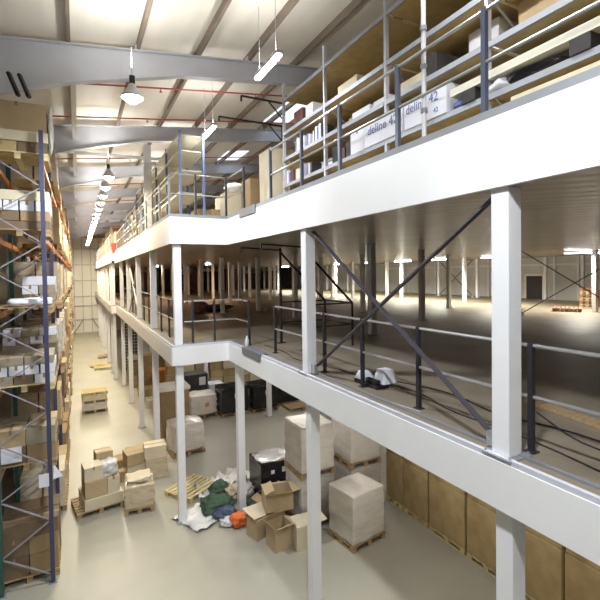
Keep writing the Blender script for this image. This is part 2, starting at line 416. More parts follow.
# columns
def column(name, x, y, z0, z1, label, cat='column', group=None, w=.18, m='column', plate=True, first={}):
    key = (name, round(z1-z0, 3), w, m, plate)
    if key in first:
        src = first[key]; r = src.copy(); col.objects.link(r)
        for ch in KIDS[src.name]:
            c = ch.copy(); col.objects.link(c); c.parent = r
    else:
        r = empty(name)
        MB_().box(-w/2, w/2, -w/2, w/2, .012 if plate else 0, z1-z0).build('shaft', m, r, bevel=.008)
        if plate:
            MB_().box(-w*.85, w*.85, -w*.85, w*.85, 0, .012).build('base_plate', 'kerb', r)
            g = MB_()
            for sx in (-1, 1):
                for sy in (-1, 1): g.tube([(sx*w*.7, sy*w*.7, .01), (sx*w*.7, sy*w*.7, .04)], .012, 6)
            g.build('bolt', 'galv', r)
        first[key] = r; KIDS[r.name] = list(r.children)
    r.location = (x, y, z0); tag(r, label, cat, group); return r
facY = [-4.9, -1.1, 2.62, 6.42, 10.56]
facN = {2.62: 'widest one in the right foreground', 6.42: 'second from the right, left of centre', 10.56: ''}
for y in facY[2:4]:
    column('mezzanine_column', XF+.14, y, MID, UB, 'white square column on the middle floor edge, ' + facN.get(y, 'out of frame by the camera'), group='columns on the middle floor edge')
    column('mezzanine_column', XF+.19, y, 0, MB+.12, 'white square ground floor column below the near fascia, %s' % {2.62: 'nearest the right side of the picture', 6.42: 'in front of the wrapped pallets'}.get(y, 'out of frame by the camera'), group='ground floor columns below the near fascia')
column('mezzanine_column', XB+.19, 10.6, MID, UB, 'white square column at the outer corner where the facade steps out', group='columns on the middle floor edge')
column('mezzanine_column', XB+.2, 10.62, 0, MB+.12, 'white square ground floor column under the stepped corner', group='ground floor columns below the near fascia')
column('mezzanine_column', XF+.23, 10.3, 0, MB+.12, 'white square ground floor column at the inner corner of the step', group='ground floor columns below the near fascia')
farY = [14.3, 18.0, 21.75, 25.4, 27.3, 29.1, 32.8, 36.5, 40.2, 43.9, 47.6]
for i, y in enumerate(farY):
    x = XB+.19 if y < YT else XC+.16
    column('mezzanine_column', x, y, MID, UB, 'white square column on the middle floor edge beyond the step, %s from the corner column' % ORD[i], group='columns on the middle floor edge')
    column('mezzanine_column', x+.01, y, 0, MB+.12, 'white square ground floor column beside the aisle beyond the step, %s from the corner one' % ORD[i], group='ground floor columns beside the aisle')
inner = [(10.85, 15.09), (10.71, 11.38), (15.2, 14.4), (18.75, 16.65), (22.2, 18.7), (22.1, 21.8), (18.7, 21.75), (18.8, 23.3), (18.2, 9.7), (23.3, 13.0), (23.3, 15.), (16.3, 23.8), (15.9, 25.7), (8.2, 23.3)]
inner += [(7.2, 14.3), (7.2, 18.0)]
for y in (25.4, 29.1, 32.8, 36.5, 40.2, 43.9):
    for x in (5.6, 8.3, 11., 14.6, 18.3, 22.):
        if (x, y) not in inner: inner.append((x, y))
inner += [(5.6, 18.2), (5.6, 21.7), (11, 18.9), (11, 22)]
inner.sort(key=lambda p: (round(p[0]/3.7), p[1]))
cnt = {}
for x, y in inner:
    rk = round(x/3.7); cnt[rk] = cnt.get(rk, 0)+1
    column('inner_column', x, y, MID, UB, 'white square column inside middle floor, %s from near end in %s row back' % (ORD[cnt[rk]-1], ORD[min(rk, 9)-1]), group='inner columns of the middle floor', w=.165)
column('building_stanchion', 7.1, 9.45, MID, UB, 'thicker purple grey column inside the middle floor behind the cross brace', w=.17, m='steellt')
gin = [(7.1, 16.7), (5.6, 21.2), (7.2, 27), (6.3, 25.2), (9.4, 19.6), (4.0, 28.3), (6.2, 33), (4, 37), (4, 43)]
for i, (x, y) in enumerate(gin):
    column('mezzanine_column', x, y, 0, MB+.12, 'white square ground floor column deep under the middle floor, %s by distance' % ORD[i], group='ground floor columns under the deck')

# guard rails
def rail_run(name, pts, posts, z, label, group, hgt=1.05, pm='post', r=.018, ph=None, levels=(1., .52)):
    root = empty(name, (pts[0][0], pts[0][1], z)); tag(root, label, 'guard rail', group)
    ox, oy = pts[0]
    for i, (x, y) in enumerate(posts):
        g = MB_(); g.box(x-ox-.024, x-ox+.024, y-oy-.024, y-oy+.024, 0, hgt+.025)
        g.box(x-ox-.05, x-ox+.05, y-oy-.05, y-oy+.05, 0, .012)
        g.build('post', pm, root)
    for f in levels:
        MB_().tube([(x-ox, y-oy, hgt*f) for x, y in pts], r, 8).build('rail', 'rail', root, smooth=False)
    return root
XM = 3.73
rail_run('guard_rail', [(XM, YF+.4), (XM, 8.38)], [(XM, y) for y in (-6, -4.6, -3.2, -1.8, -.6, .9, 2.54, 4.03, 5.21, 6.31, 7.0, 8.38)], MID, 'grey two bar guard rail along the near middle floor edge', 'guard rails of the middle floor', hgt=1.0)
rail_run('guard_rail', [(3.62, 9.66), (3.62, 10.62), (2.3, 10.62)], [(3.62, 9.66), (3.05, 10.62), (2.5, 10.62)], MID, 'short guard rail around the stepped corner of the middle floor', 'guard rails of the middle floor')
rail_run('guard_rail', [(2.2, 10.8), (2.2, 27.)], [(2.2, 10.82+1.25*k) for k in range(13)], MID, 'guard rail along the middle floor edge beyond the step', 'guard rails of the middle floor')
rail_run('guard_rail', [(1.95, 27.6), (1.95, 51)], [(1.95, 27.7+1.6*k) for k in range(15)], MID, 'guard rail along the far end of the middle floor edge', 'guard rails of the middle floor')
XU = 3.42
UH = .96
rail_run('guard_rail', [(XU, YF+.4), (XU, 7.79)], [(XU, y) for y in (-5.4, -4, -2.6, -1.2, .2, 1.5, 2.79, 4.01, 5.28, 6.47, 7.79)], KT, 'grey two bar guard rail along the near upper floor edge', 'guard rails of the upper floor', hgt=UH, pm='postblue', levels=(1., .5))
rail_run('guard_rail', [(XU, 9.3), (XU, YS+.07), (2.03, YS+.07)], [(XU, 9.32), (XU-.05, YS+.07), (2.6, YS+.07)], KT, 'short guard rail around the stepped corner of the upper floor', 'guard rails of the upper floor', hgt=UH, pm='post', levels=(1., .5))
rail_run('guard_rail', [(2.02, YS+.25), (2.02, 26.8)], [(2.02, 10.75+1.3*k) for k in range(13)], KT, 'guard rail along the upper floor edge beyond the step', 'guard rails of the upper floor', hgt=UH, pm='kerb', r=.014, levels=(1., .5))
rail_run('guard_rail', [(1.76, 27.2), (1.76, 51)], [(1.76, 27.4+1.6*k) for k in range(15)], KT, 'guard rail along the far end of the upper floor edge', 'guard rails of the upper floor', hgt=UH, pm='kerb', r=.014, levels=(1., .5))
# white scaffold tube by the near upper rail
o = empty('scaffold_tube', (3.46, 3.62, KT)); tag(o, 'pale upright scaffold tube standing on the upper kerb beside the blue grey post', 'tube')
MB_().tube([(0, 0, 0), (0, 0, 2.6)], .027, 12).build('tube', 'steellt', o, smooth=False)
[MB_().tube([(0, 0, z), (0, 0, z+.05)], .038, 12).build('coupler', 'kerb', o) for z in (.3, .78, 1.2)]

# cross bracing
def xbrace(name, a, b, zb, zt, label, w=.06, t=.02, m='brace', both=True, grp='cross braces of the middle floor'):
    root = empty(name, (a[0], a[1], zb)); tag(root, label, 'brace', grp)
    dx, dy, dz = b[0]-a[0], b[1]-a[1], zt-zb
    MB_().bar((0, 0, .12), (dx, dy, dz-.05), w, t).build('diagonal', m, root)
    MB_().bar((.02, .0, dz-.05), (dx+.02, dy, .12), w, t).build('diagonal', m, root)
    MB_().box(-.04, .03, -.05, .05, .02, .16).build('bracket', 'galv', root); MB_().box(dx-.04, dx+.03, dy-.05, dy+.05, .02, .16).build('bracket', 'galv', root)
xbrace('cross_brace', (XF+.16, 2.775), (XF+.16, 6.27), MID, UB, 'large dark grey crossed brace between the two nearest edge columns', w=.065)
xbrace('cross_brace', (14.6, 6.5), (14.6, 10.3), MID, UB, 'thin crossed brace far right on the middle floor in front of the pallets', w=.06)
xbrace('cross_brace', (21.95, 18.85), (21.95, 21.65), MID, UB, 'small crossed brace against the far grey wall', w=.07)
xbrace('cross_brace', (2.14, 18.13), (2.14, 21.62), MID, UB, 'pale crossed brace between edge columns beyond the step', m='steellt')

# pallet gates (black tube)
def gate(z, label, top, k, y0=8.5, y1=9.25, x0=3.9):
    root = empty('pallet_gate', (x0, (y0+y1)/2, z)); tag(root, label, 'pallet gate', 'pallet gates')
    hw = .62
    for s in (-1, 1):
        g = MB_(); g.bar((0, s*hw, 0), (0, s*hw, top), .05); g.box(-.1, .1, s*hw-.06, s*hw+.06, 0, .015); g.build('post', 'black', root)
        g = MB_(); g.bar((0, s*hw, top-.05), (-k, s*hw, top-.0), .035); g.bar((-k, s*hw, top), (-k, s*hw, top-.12), .035); g.build('arm', 'black', root)
        g = MB_(); g.bar((0, s*hw, top-.1), (1.25, s*hw, 1.0), .04); g.bar((1.25, s*hw, 1.0), (1.25, s*hw, 0), .04); g.bar((0, s*hw, 1.0), (1.25, s*hw, 1.0), .035); g.bar((0, s*hw, .5), (1.25, s*hw, .5), .03); g.build('side_frame', 'black', root)
    g = MB_(); g.bar((1.25, -hw, 1.0), (1.25, hw, 1.0), .035); g.bar((1.25, -hw, .5), (1.25, hw, .5), .03); g.build('crossbar', 'black', root)
    return root
gate(MID, 'black tubular up and over pallet gate on the middle floor behind the second column', 2.32, 1.0, 8.5, 9.3, 4.4)
root = empty('pallet_gate', (4.37, 9.12, UT-.02)); tag(root, 'black gate posts with horizontal arms above the end of the near upper shelving', 'pallet gate')
for (x, y, k) in ((0, 0, 1.05), (.62, 1.42, 1.75)):
    g = MB_(); g.bar((x, y, 0), (x, y, 2.64), .045); g.box(x-.08, x+.08, y-.06, y+.06, 0, .015); g.build('post', 'black', root)
    g = MB_(); g.bar((x, y, 2.6), (x-k, y, 2.6), .035); g.bar((x-k, y, 2.6), (x-k, y, 2.48), .035); g.bar((x, y, 2.2), (x-.4, y, 2.6), .025); g.build('arm', 'black', root)
MB_().bar((0, 0, 2.62), (.62, 1.42, 2.62), .03).build('crossbar', 'black', root)

# far wall details on the middle floor
o = empty('doorway', (XR-.02, 16.1, MID)); o.name = 'door_1'; struct(o, 'open doorway in the grey wall, its darkness painted black')
MB_().box(-.04, .0, -.5, .5, 0, 1.35).build('dark_panel', 'black', o)  # black panel stands for the dark beyond the doorway
g = MB_(); g.box(-.07, 0, -.62, -.5, 0, 1.45); g.box(-.07, 0, .5, .62, 0, 1.45); g.box(-.07, 0, -.62, .62, 1.35, 1.47); g.build('door_frame', 'lining', o)
g = MB_()
for y in (13.6, 14.9, 17.2, 19.3, 21.4, 24., 27.): g.box(XR-.08, XR, y-.06, y+.06, MID, UB)
g.box(XR-.06, XR, 4, 30, UB-.5, UB-.4)
struct(g.build('trim_8', 'column'), 'pale posts on the grey side wall')
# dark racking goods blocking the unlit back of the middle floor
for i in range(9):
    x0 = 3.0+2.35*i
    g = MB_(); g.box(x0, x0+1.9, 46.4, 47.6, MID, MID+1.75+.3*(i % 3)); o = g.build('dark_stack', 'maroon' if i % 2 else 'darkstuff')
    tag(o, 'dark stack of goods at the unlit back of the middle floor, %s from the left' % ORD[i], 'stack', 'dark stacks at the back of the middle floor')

# ------------------------------------------------------------------ goods
def pallet_mesh(L=1.2, W=1.0, h=.14):
    g = MB_()
    for i in range(7):
        y = -W/2 + .05 + i*(W-.1)/6; g.box(-L/2, L/2, y-.045, y+.045, h-.022, h)
    for x in (-L/2+.05, 0, L/2-.05):
        g.box(x-.05, x+.05, -W/2, W/2, h-.044, h-.022); g.box(x-.05, x+.05, -W/2, W/2, 0, .02)
        for y in (-W/2+.07, 0, W/2-.07): g.box(x-.05, x+.05, y-.06, y+.06, .02, h-.044)
    return g
def pallet(x, y, z, rz, label, L=1.2, W=1., m='wood', group=None, name='wooden_pallet'):
    o = pallet_mesh(L, W).build(name, m); o.location = (x, y, z); o.rotation_euler = (0, 0, rz)
    return tag(o, label, 'pallet', group)
def carton_g(w, d, h):
    return MB_().box(-w/2, w/2, -d/2, d/2, 0, h)
def carton(x, y, z, w, d, h, m, label, rz=0., tape=True, group=None, parent=None, name='carton', tm='tape'):
    o = carton_g(w, d, h).build(name, m, parent, bevel=.008); o.location = (x, y, z); o.rotation_euler = (0, 0, rz)
    if parent is None: tag(o, label, 'box', group)
    if tape:
        g = MB_()
        if w >= d: g.box(-w/2-.0015, w/2+.0015, -.025, .025, h-.08, h+.002)
        else: g.box(-.025, .025, -d/2-.0015, d/2+.0015, h-.08, h+.002)
        g.build('tape', tm, o)
    return o
def lump(sx, sy, sz, seed, amp=.12, sub=3, flat=True, box=.0):
    """irregular soft body with base at z = 0; box>0 squares it off"""
    bm = bmesh.new(); bmesh.ops.create_icosphere(bm, subdivisions=sub, radius=1)
    for v in bm.verts:
        p = v.co.copy()
        if box:
            m_ = max(abs(p.x), abs(p.y), abs(p.z)); q = p/m_; p = p.lerp(q, box)
        n = noise.noise(p*1.7+Vector((seed*3.1, seed, 0)))*amp + noise.noise(p*4.3+Vector((seed, 0, seed*2.)))*amp*.55 + noise.noise(p*9+Vector((0, seed, seed)))*amp*.25
        p *= 1+n
        v.co = Vector((p.x*sx, p.y*sy, (p.z+1)*sz/2))
        if v.co.z < 0: v.co.z = 0
    me = bpy.data.meshes.new('lump'); bm.to_mesh(me); bm.free(); me.polygons.foreach_set('use_smooth', [True]*len(me.polygons))
    return me
def lumpobj(name, x, y, z, sx, sy, sz, m, seed, label=None, cat='bag', group=None, parent=None, amp=.14, box=0., rz=0., sub=3):
    me = lump(sx, sy, sz, seed, amp, sub, box=box); me.materials.append(M[m]); o = bpy.data.objects.new(name, me); col.objects.link(o)
    o.location = (x, y, z); o.rotation_euler = (0, 0, rz)
    if parent: o.parent = parent
    else: tag(o, label, cat, group)
    return o
def wrapped(x, y, z, w, d, h, m, label, rz=0., seed=1, amp=.03, boxf=.93, group=None, pm='wood', top=None, name='wrapped_pallet', labels=(), cat='pallet load'):
    """film wrapped pallet load: pallet, wrapped block with soft creased sides, top sheet"""
    root = empty(name, (x, y, z), rz); tag(root, label, cat, group)
    pallet_mesh(w, d).build('pallet', pm, root)
    bm = bmesh.new(); bmesh.ops.create_cube(bm, size=2); bmesh.ops.subdivide_edges(bm, edges=bm.edges[:], cuts=9, use_grid_fill=True)
    hh = h-.14
    for v in bm.verts:
        p = v.co.copy(); c = .07
        sp = p.normalized()*1.25
        q = p.lerp(sp, 1-boxf)
        n = noise.noise(Vector((p.x*2, p.y*2, p.z*3))+Vector((seed*7.7, seed, 3)))*amp + noise.noise(Vector((p.x*5, p.y*5, p.z*9))+Vector((seed, 1, seed)))*amp*.6
        band_ = .012*math.sin(p.z*hh*9+seed)
        q.x *= (1+n*1.2+band_)*.985; q.y *= (1+n*1.2+band_)*.985
        z_ = (q.z+1)/2*hh
        if p.z > .99: z_ += amp*.5*noise.noise(Vector((p.x*2.5, p.y*2.5, seed*3)))
        v.co = Vector((q.x*w/2, q.y*d/2, .14+max(z_, 0)))
    me = bpy.data.meshes.new('wrapped_goods'); bm.to_mesh(me); bm.free(); me.materials.append(M[m]); me.polygons.foreach_set('use_smooth', [True]*len(me.polygons))
    o = bpy.data.objects.new('wrapped_goods', me); col.objects.link(o); o.parent = root
    e = o.modifiers.new('e', 'BEVEL'); e.width = .02; e.segments = 2; e.limit_method = 'ANGLE'; e.angle_limit = math.radians(50)
    if top:
        MB_().box(-w*.47, w*.47, -d*.47, d*.47, h, h+.012).build('top_sheet', top, root, bevel=.004)
    for (face, u, v_, lw, lh, lm) in labels:
        g = MB_()
        if face == 'F': g.box(u-lw/2, u+lw/2, -d/2-.03, -d/2-.026, v_-lh/2, v_+lh/2)
        else: g.box(-w/2-.03, -w/2-.026, u-lw/2, u+lw/2, v_-lh/2, v_+lh/2)
        g.build('paper_label', lm, root)
    return root
# -- left foreground aisle pallets
rz = math.radians(9)
root_lab = 'in the aisle at bottom left'
pallet(.33, 12.45, 0, rz, 'wooden pallet under the leaning carton pile in the aisle at bottom left', 1.12, 1.0)
T = Matrix.Translation((.33, 12.45, .14)) @ Matrix.Rotation(rz, 4, 'Z')
def onpal(T, u, v, z): p = T @ Vector((u, v, z)); return p.x, p.y, p.z
items = [(.08, -.02, 0, .92, .92, .27, 'box3', 'wide flat carton at the bottom of the aisle pile'),
         (-.1, -.18, .27, .52, .5, .42, 'box1', 'left lower carton with film in the aisle pile'),
         (.31, -.18, .27, .3, .5, .42, 'box3', 'right lower carton in the aisle pile'),
         (.1, .25, .27, .8, .34, .52, 'box2', 'rear lower carton in the aisle pile'),
         (-.14, -.16, .69, .44, .46, .36, 'box3', 'left upper carton of the aisle pile'),
         (.22, .26, .79, .42, .36, .40, 'box1', 'tall carton standing topmost at the back of the aisle pile')]
for u, v, z, w, d, h, m, lab in items:
    x, y, zz = onpal(T, u, v, z); carton(x, y, zz, w, d, h, m, lab, rz+R.uniform(-.05, .05), group='cartons of the aisle pile')
x, y, zz = onpal(T, .26, -.17, .69)
lumpobj('bubble_wrap_bundle', x, y, zz, .2, .23, .36, 'film', 4, 'shiny white bubble wrapped bundle on the front right of the aisle pile', 'bundle', box=.85, amp=.22, sub=4)
wrapped(1.3, 11.8, 0, .72, .72, .72, 'wrapt', 'small tan pallet load under shiny clear film, right of the leaning aisle pile', math.radians(-6), seed=3, amp=.06, labels=())
lumpobj('film_bundle', 1.3, 11.85, .73, .3, .27, .1, 'box3', 6, 'crumpled pale paper on top of the small film wrapped load', 'paper', box=.8, amp=.3, sub=4)
for j, (x, y, z, w, d, h, m, lab, a) in enumerate([
    (.98, 14.3, 0, .62, .5, .42, 'box4', 'open yellow carton behind the leaning aisle pile', .3),
    (1.42, 13.75, 0, .55, .5, .42, 'box3', 'lower pale carton of the middle pair beside the aisle', .1),
    (1.42, 13.75, .42, .6, .54, .34, 'box1', 'upper tan carton of the middle pair beside the aisle', .16),
    (1.98, 13.5, .0, .62, .55, .62, 'wrapt', 'lower film wrapped carton of the right pair beside the aisle', -.05),
    (1.95, 13.5, .62, .62, .52, .34, 'box3', 'upper pale carton of the right pair beside the aisle', -.05),
    (1.55, 14.6, 0, .6, .5, .5, 'box1', 'tan carton set behind the two carton pairs', .0),
    (1.02, 13.62, 0, .3, .28, .3, 'box2', 'small brown carton on the floor before the middle pair', .2)]):
    carton(x, y, z, w, d, h, m, lab, a)
# twin pallet crate
pallet(.55, 21.35, 0, 0, 'dark wooden pallet at the bottom of the yellow pallet stack', 1.02, .85)
carton(.55, 21.35, .14, .98, .8, .3, 'wrapg', 'grey wrapped flat load between two pallets in the aisle', tape=False)
pallet(.55, 21.35, .44, 0, 'pale yellow pallet in the middle of the aisle stack', 1.04, .85, 'woodlt')
carton(.55, 21.35, .58, .95, .76, .2, 'box3', 'pale flat load on the middle pallet in the aisle', tape=False)
pallet(.55, 21.35, .78, 0, 'pale yellow pallet on top of the aisle stack', 1.06, .87, 'woodlt')
pallet(1.4, 30.8, 0, 0, 'pale empty pallet lying flat far down the aisle', 1.2, .9, 'woodlt')
pallet(1.1, 31.9, .0, 0, 'second pale empty pallet lying just beyond the first far down the aisle', 1.0, .9, 'woodlt')
pallet(2.0-.3, 35., 0, 0, 'smallest visible empty pallet by the far columns', 1.0, .9, 'wood')
# tan octabin and friends
o = empty('tall_carton_bin', (3.15, 16.85, 0)); tag(o, 'tall tan carton bin with a pale lid behind the far aisle columns', 'bin')
pallet_mesh(1.1, 1.).build('pallet', 'wood', o); MB_().box(-.52, .52, -.48, .48, .14, 1.72).build('bin_wall', 'box2', o, bevel=.01)
MB_().box(-.56, .56, -.52, .52, 1.72, 1.84).build('lid', 'lining', o, bevel=.01)
wrapped(3.16, 14.85, 0, 1.12, .95, 1.08, 'wrapw', 'white film wrapped domed load behind the corner column', .05, seed=5, amp=.05, boxf=.72)
wrapped(4.6, 18.35, 0, 1.15, 1., .95, 'wrapw', 'white wrapped load with an orange mark in front of the dark carton', .04, seed=7, amp=.07, boxf=.88, labels=[('F', .12, .55, .17, .17, 'inkorange')])
for j, (x, y, w, h, lab) in enumerate([(5.85, 17.95, 1.2, 1.22, 'first'), (7.22, 17.85, 1.2, 1.18, 'second'), (8.5, 18.2, 1.1, 1.15, 'third'), (9.7, 18.6, 1.1, 1.1, 'fourth')]):
    wrapped(x, y, 0, w, 1.05, h, 'wrapb', 'black film wrapped load under the deck, %s from the left' % lab, .0, seed=9+j, amp=.05, labels=[('F', .1, h*.72, .26, .2, 'paper')] if j < 2 else (), group='black wrapped loads')
pallet(8.75, 17.1, 0, 0, 'bare brown pallet in front of the black wrapped loads at right', 1.3, .8)
o = carton(4.75, 20.1, 0, 1.05, .9, 1.45, 'darkstuff', 'tall black carton with a white sheet standing behind the white wrapped load', tape=False)
MB_().box(.12, .42, -.455, -.452, .95, 1.32).build('paper_sheet', 'paper', o)
carton(5.75, 20.2, 0, .7, .7, .85, 'boxw', 'white wrapped carton stack right of the tall black carton', tape=False)
k = 0
for j, x in enumerate([4.3, 5.05, 5.8, 6.55, 7.3, 8.05, 8.8]):
    for t in range(4):
        k += 1
        if R.random() < .12 and t == 3: continue
        carton(x+R.uniform(-.04, .04), 22.9+R.uniform(-.06, .06), t*.45, .68, .6, .44, ['box4', 'box1', 'box3'][(k*5) % 3], 'carton in the yellow box wall under the deck, %s tier, %s from left' % (['bottom', 'second', 'third', 'top'][t], ORD[j]), group='cartons far under the deck')
for j, (x, y, z, w, d, h, m) in enumerate([(3.0, 24.9, 0, 1., .9, .5, 'box2'), (3.0, 22.5, 0, .9, .8, .45, 'box4'), (3.9, 24.4, 0, .9, .8, .9, 'orange'), (3.7, 26.6, 0, 1., .9, 1.4, 'box4'), (3.1, 20.6, 0, .9, .7, .4, 'box3'), (4.9, 26.2, 0, 1, .9, 1.7, 'box1'), (3.2, 30.5, 0, 1, .9, 1.6, 'box1'), (4.6, 29.4, 0, 1, .9, 1.5, 'box2'), (3.3, 33.5, 0, 1, .9, 1.3, 'box4')]):
    carton(x, y, z, w, d, h, m, 'large carton between far ground floor columns, %s of nine along the row' % ORD[j], group='large cartons between the far columns')
wrapped(2.78, 25.9, 0, .8, .8, 1.25, 'box2', 'brown load with a crumpled pale top beside the far aisle column', 0, seed=21, amp=.06)
lumpobj('crumpled_paper', 2.78, 25.9, 1.25, .42, .4, .3, 'box3', 23, 'crumpled pale paper topping the brown load by the far aisle column', 'paper', amp=.3)
# dark wire stillage
o = empty('wire_stillage', (2.95, 29.3, 0)); tag(o, 'dark tall wire mesh stillage stack behind the far aisle columns', 'cage')
g = MB_()
for sx in (-.5, .5):
    for sy in (-.45, .45): g.box(sx-.03, sx+.03, sy-.03, sy+.03, 0, 3.1)
g.build('frame', 'post', o)
g = MB_()
for i in range(15): g.box(-.5, .5, -.46, -.44, .12+i*.2, .15+i*.2); g.box(-.51, -.49, -.45, .45, .12+i*.2, .15+i*.2)
for i in range(7): g.box(-.45+i*.15, -.43+i*.15, -.46, -.44, 0, 3.1)
g.build('mesh_panel', 'steel', o)
MB_().box(-.44, .44, -.4, .4, .05, 3.0).build('contents', 'darkstuff', o)
# black boxes with silver top
carton(4.66, 10.9, 0, .95, .85, .5, 'wrapb', 'lower black wrapped box under the silver topped one', tape=False)
o = carton(4.66, 10.87, .5, .98, .88, .5, 'wrapb', 'upper black box with crinkled silver top and white labels', tape=False)
me = lump(.46, .42, .06, 31, .2, 3, box=.8); me.materials.append(M['silver']); q = bpy.data.objects.new('silver_top', me); col.objects.link(q); q.parent = o; q.location = (0, 0, .495)
MB_().box(-.2, -.1, -.446, -.443, .2, .3).build('paper_label', 'paper', o); MB_().box(.12, .4, -.446, -.443, .2, .34).build('paper_label', 'paper', o)
# wrapped stacks near the second column
def stack2(x, y, w, d, seed, lab):
    wrapped(x, y, 0, w, d, 1.2, 'wrapg', 'grey wrapped lower load of the %s' % lab, seed=seed, amp=.04)
    wrapped(x, y, 1.2, w, d, 1.22, 'wrapw', 'pinkish white wrapped upper load of the %s' % lab, seed=seed+1, amp=.03, top='wrapw')
stack2(4.98, 9.25, .92, .95, 41, 'double stack left of the ground floor column')
stack2(6.3, 9.15, .92, .95, 44, 'double stack right of the ground floor column')
wrapped(5.55, 8.05, 0, .98, .86, 1.22, 'wrapw', 'large white wrapped load with square pale top at bottom centre', math.radians(8), seed=47, amp=.035, boxf=.93)
wrapped(6.4, 10.75, 0, 1, 1, 1.15, 'wrapg', 'low grey wrapped load behind the double stacks', seed=50)
# tall brown cartons along a line
ed = [9.0, 8.32, 7.44, 6.35, 5.35, 4.3, 3.2, 2.1]
for j in range(7):
    y0, y1 = ed[j+1]+.03, ed[j]-.02
    r = empty('tall_brown_carton', (7.15+.5, (y0+y1)/2, 0)); tag(r, 'tall brown carton on pallet under near deck, %s from left of row' % ORD[j], 'box', 'tall brown cartons under the deck')
    pallet_mesh(1.0, y1-y0).build('pallet', 'woodlt', r)
    MB_().box(-.5, .5, -(y1-y0)/2, (y1-y0)/2, .14, 1.3).build('lower_carton', 'box4', r, bevel=.02)
    MB_().box(-.49, .49, -(y1-y0)/2+.01, (y1-y0)/2-.01, 1.302, 2.45-.1*(j % 2)).build('upper_carton', 'box4', r, bevel=.02)
# open cartons
def open_carton(x, y, z, w, d, h, m, label, rz=0., flaps=(60, 80, 110, 40), tilt=0.):
    root = empty('open_carton', (x, y, z), rz); root.rotation_euler = (math.radians(tilt), 0, rz); tag(root, label, 'box', 'open cartons at the bottom of the picture')
    t = .006; g = MB_()
    g.box(-w/2, w/2, -d/2, d/2, 0, t); g.box(-w/2, -w/2+t, -d/2, d/2, t, h); g.box(w/2-t, w/2, -d/2, d/2, t, h)
    g.box(-w/2+t, w/2-t, -d/2, -d/2+t, t, h); g.box(-w/2+t, w/2-t, d/2-t, d/2, t, h); g.build('body', m, root)
    for i, a in enumerate(flaps):
        a = math.radians(a); L = (d if i % 2 else w)*.48 if False else min(w, d)*.48
        T = [Matrix.Translation((0, -d/2, h)) @ Matrix.Rotation(a, 4, 'X'), Matrix.Translation((w/2, 0, h)) @ Matrix.Rotation(math.pi/2, 4, 'Z') @ Matrix.Rotation(a, 4, 'X'),
             Matrix.Translation((0, d/2, h)) @ Matrix.Rotation(math.pi, 4, 'Z') @ Matrix.Rotation(a, 4, 'X'), Matrix.Translation((-w/2, 0, h)) @ Matrix.Rotation(-math.pi/2, 4, 'Z') @ Matrix.Rotation(a, 4, 'X')][i]
        ww = w if i % 2 == 0 else d
        # flap hinged on the rim: angle from closed (0) outwards
        MB_().box(-ww/2+.01, ww/2-.01, 0, L, 0, .006, T).build('flap', m, root)
    return root
open_carton(3.85, 8.6, 0, .45, .4, .52, 'box1', 'open carton with raised flaps at bottom centre, left one', math.radians(8), (150, 200, 60, 130))
open_carton(4.36, 8.42, 0, .5, .5, .52, 'box3', 'closed fronted tan carton at bottom centre, right one', math.radians(-4), (8, 170, 4, 4))
open_carton(4.08, 9.2, .54, .66, .5, .42, 'box1', 'tipped open carton with a large flap lying over the other cartons', math.radians(-12), (150, 170, 200, 20), 0)
open_carton(4.2, 9.95, 0, .5, .42, .5, 'box2', 'brown open carton standing behind the tipped one', .2, (20, 150, 30, 200))
o = MB_().box(-.3, .3, -.22, .22, 0, .008, Matrix.Rotation(.12, 4, 'X')).build('carton_sheet', 'box3'); o.location = (3.6, 9.25, .53); o.rotation_euler = (.1, .14, .35)
tag(o, 'loose pale carton sheet lying over the box beside the rubbish heap', 'cardboard')
carton(3.62, 9.2, 0, .46, .38, .46, 'box1', 'small tan carton beneath the loose pale sheet', rz=.3)
# flat pallet & rubbish
pallet(2.72, 12.0, 0, math.radians(33), 'empty slatted wooden pallet lying flat behind the corner column', 1.15, .95, 'woodlt')
def sheet(name, x, y, sx, sy, m, seed, label, h=.1, rz=0.):
    n = 16; g = MB_(); V = []
    for i in range(n+1):
        for j in range(n+1):
            u, v = i/n*2-1, j/n*2-1
            rr = 1+.18*noise.noise(Vector((u*1.3, v*1.3, seed)))
            V.append((u*sx*rr, v*sy*rr, max(0, h*(.35+noise.noise(Vector((u*2.3, v*2.3, seed*2.)))+.4*noise.noise(Vector((u*6, v*6, seed)))))+.012))
    W = [(a, b, c-.008) for a, b, c in V]; k = (n+1)**2
    F = [(i*(n+1)+j, (i+1)*(n+1)+j, (i+1)*(n+1)+j+1, i*(n+1)+j+1) for i in range(n) for j in range(n)]
    F2 = [tuple(q+k for q in f[::-1]) for f in F]
    rim = [(i*(n+1)) for i in range(n)] + [n*(n+1)+j for j in range(n)] + [(n-i)*(n+1)+n for i in range(n)] + [n-j for j in range(n)]
    F3 = [(rim[a], rim[(a+1) % len(rim)], rim[(a+1) % len(rim)]+k, rim[a]+k) for a in range(len(rim))]
    g.poly(V+W, F+F2+F3); o = g.build(name, m, smooth=True); o.location = (x, y, 0); o.rotation_euler = (0, 0, rz)
    return tag(o, label, 'sheet')
sheet('plastic_sheet', 3.25, 11.75, .5, .45, 'film', 3, 'crumpled translucent plastic sheet between the flat pallet and the heap', .22)
sheet('plastic_sheet', 2.65, 10.55, .55, .5, 'film', 8, 'pale plastic sheet spread on the floor at the foot of the corner column', .12, .4)
sheet('plastic_sheet', 3.8, 12.0, .55, .35, 'wrapw', 12, 'white plastic sheet crumpled behind the heap', .3, .2)
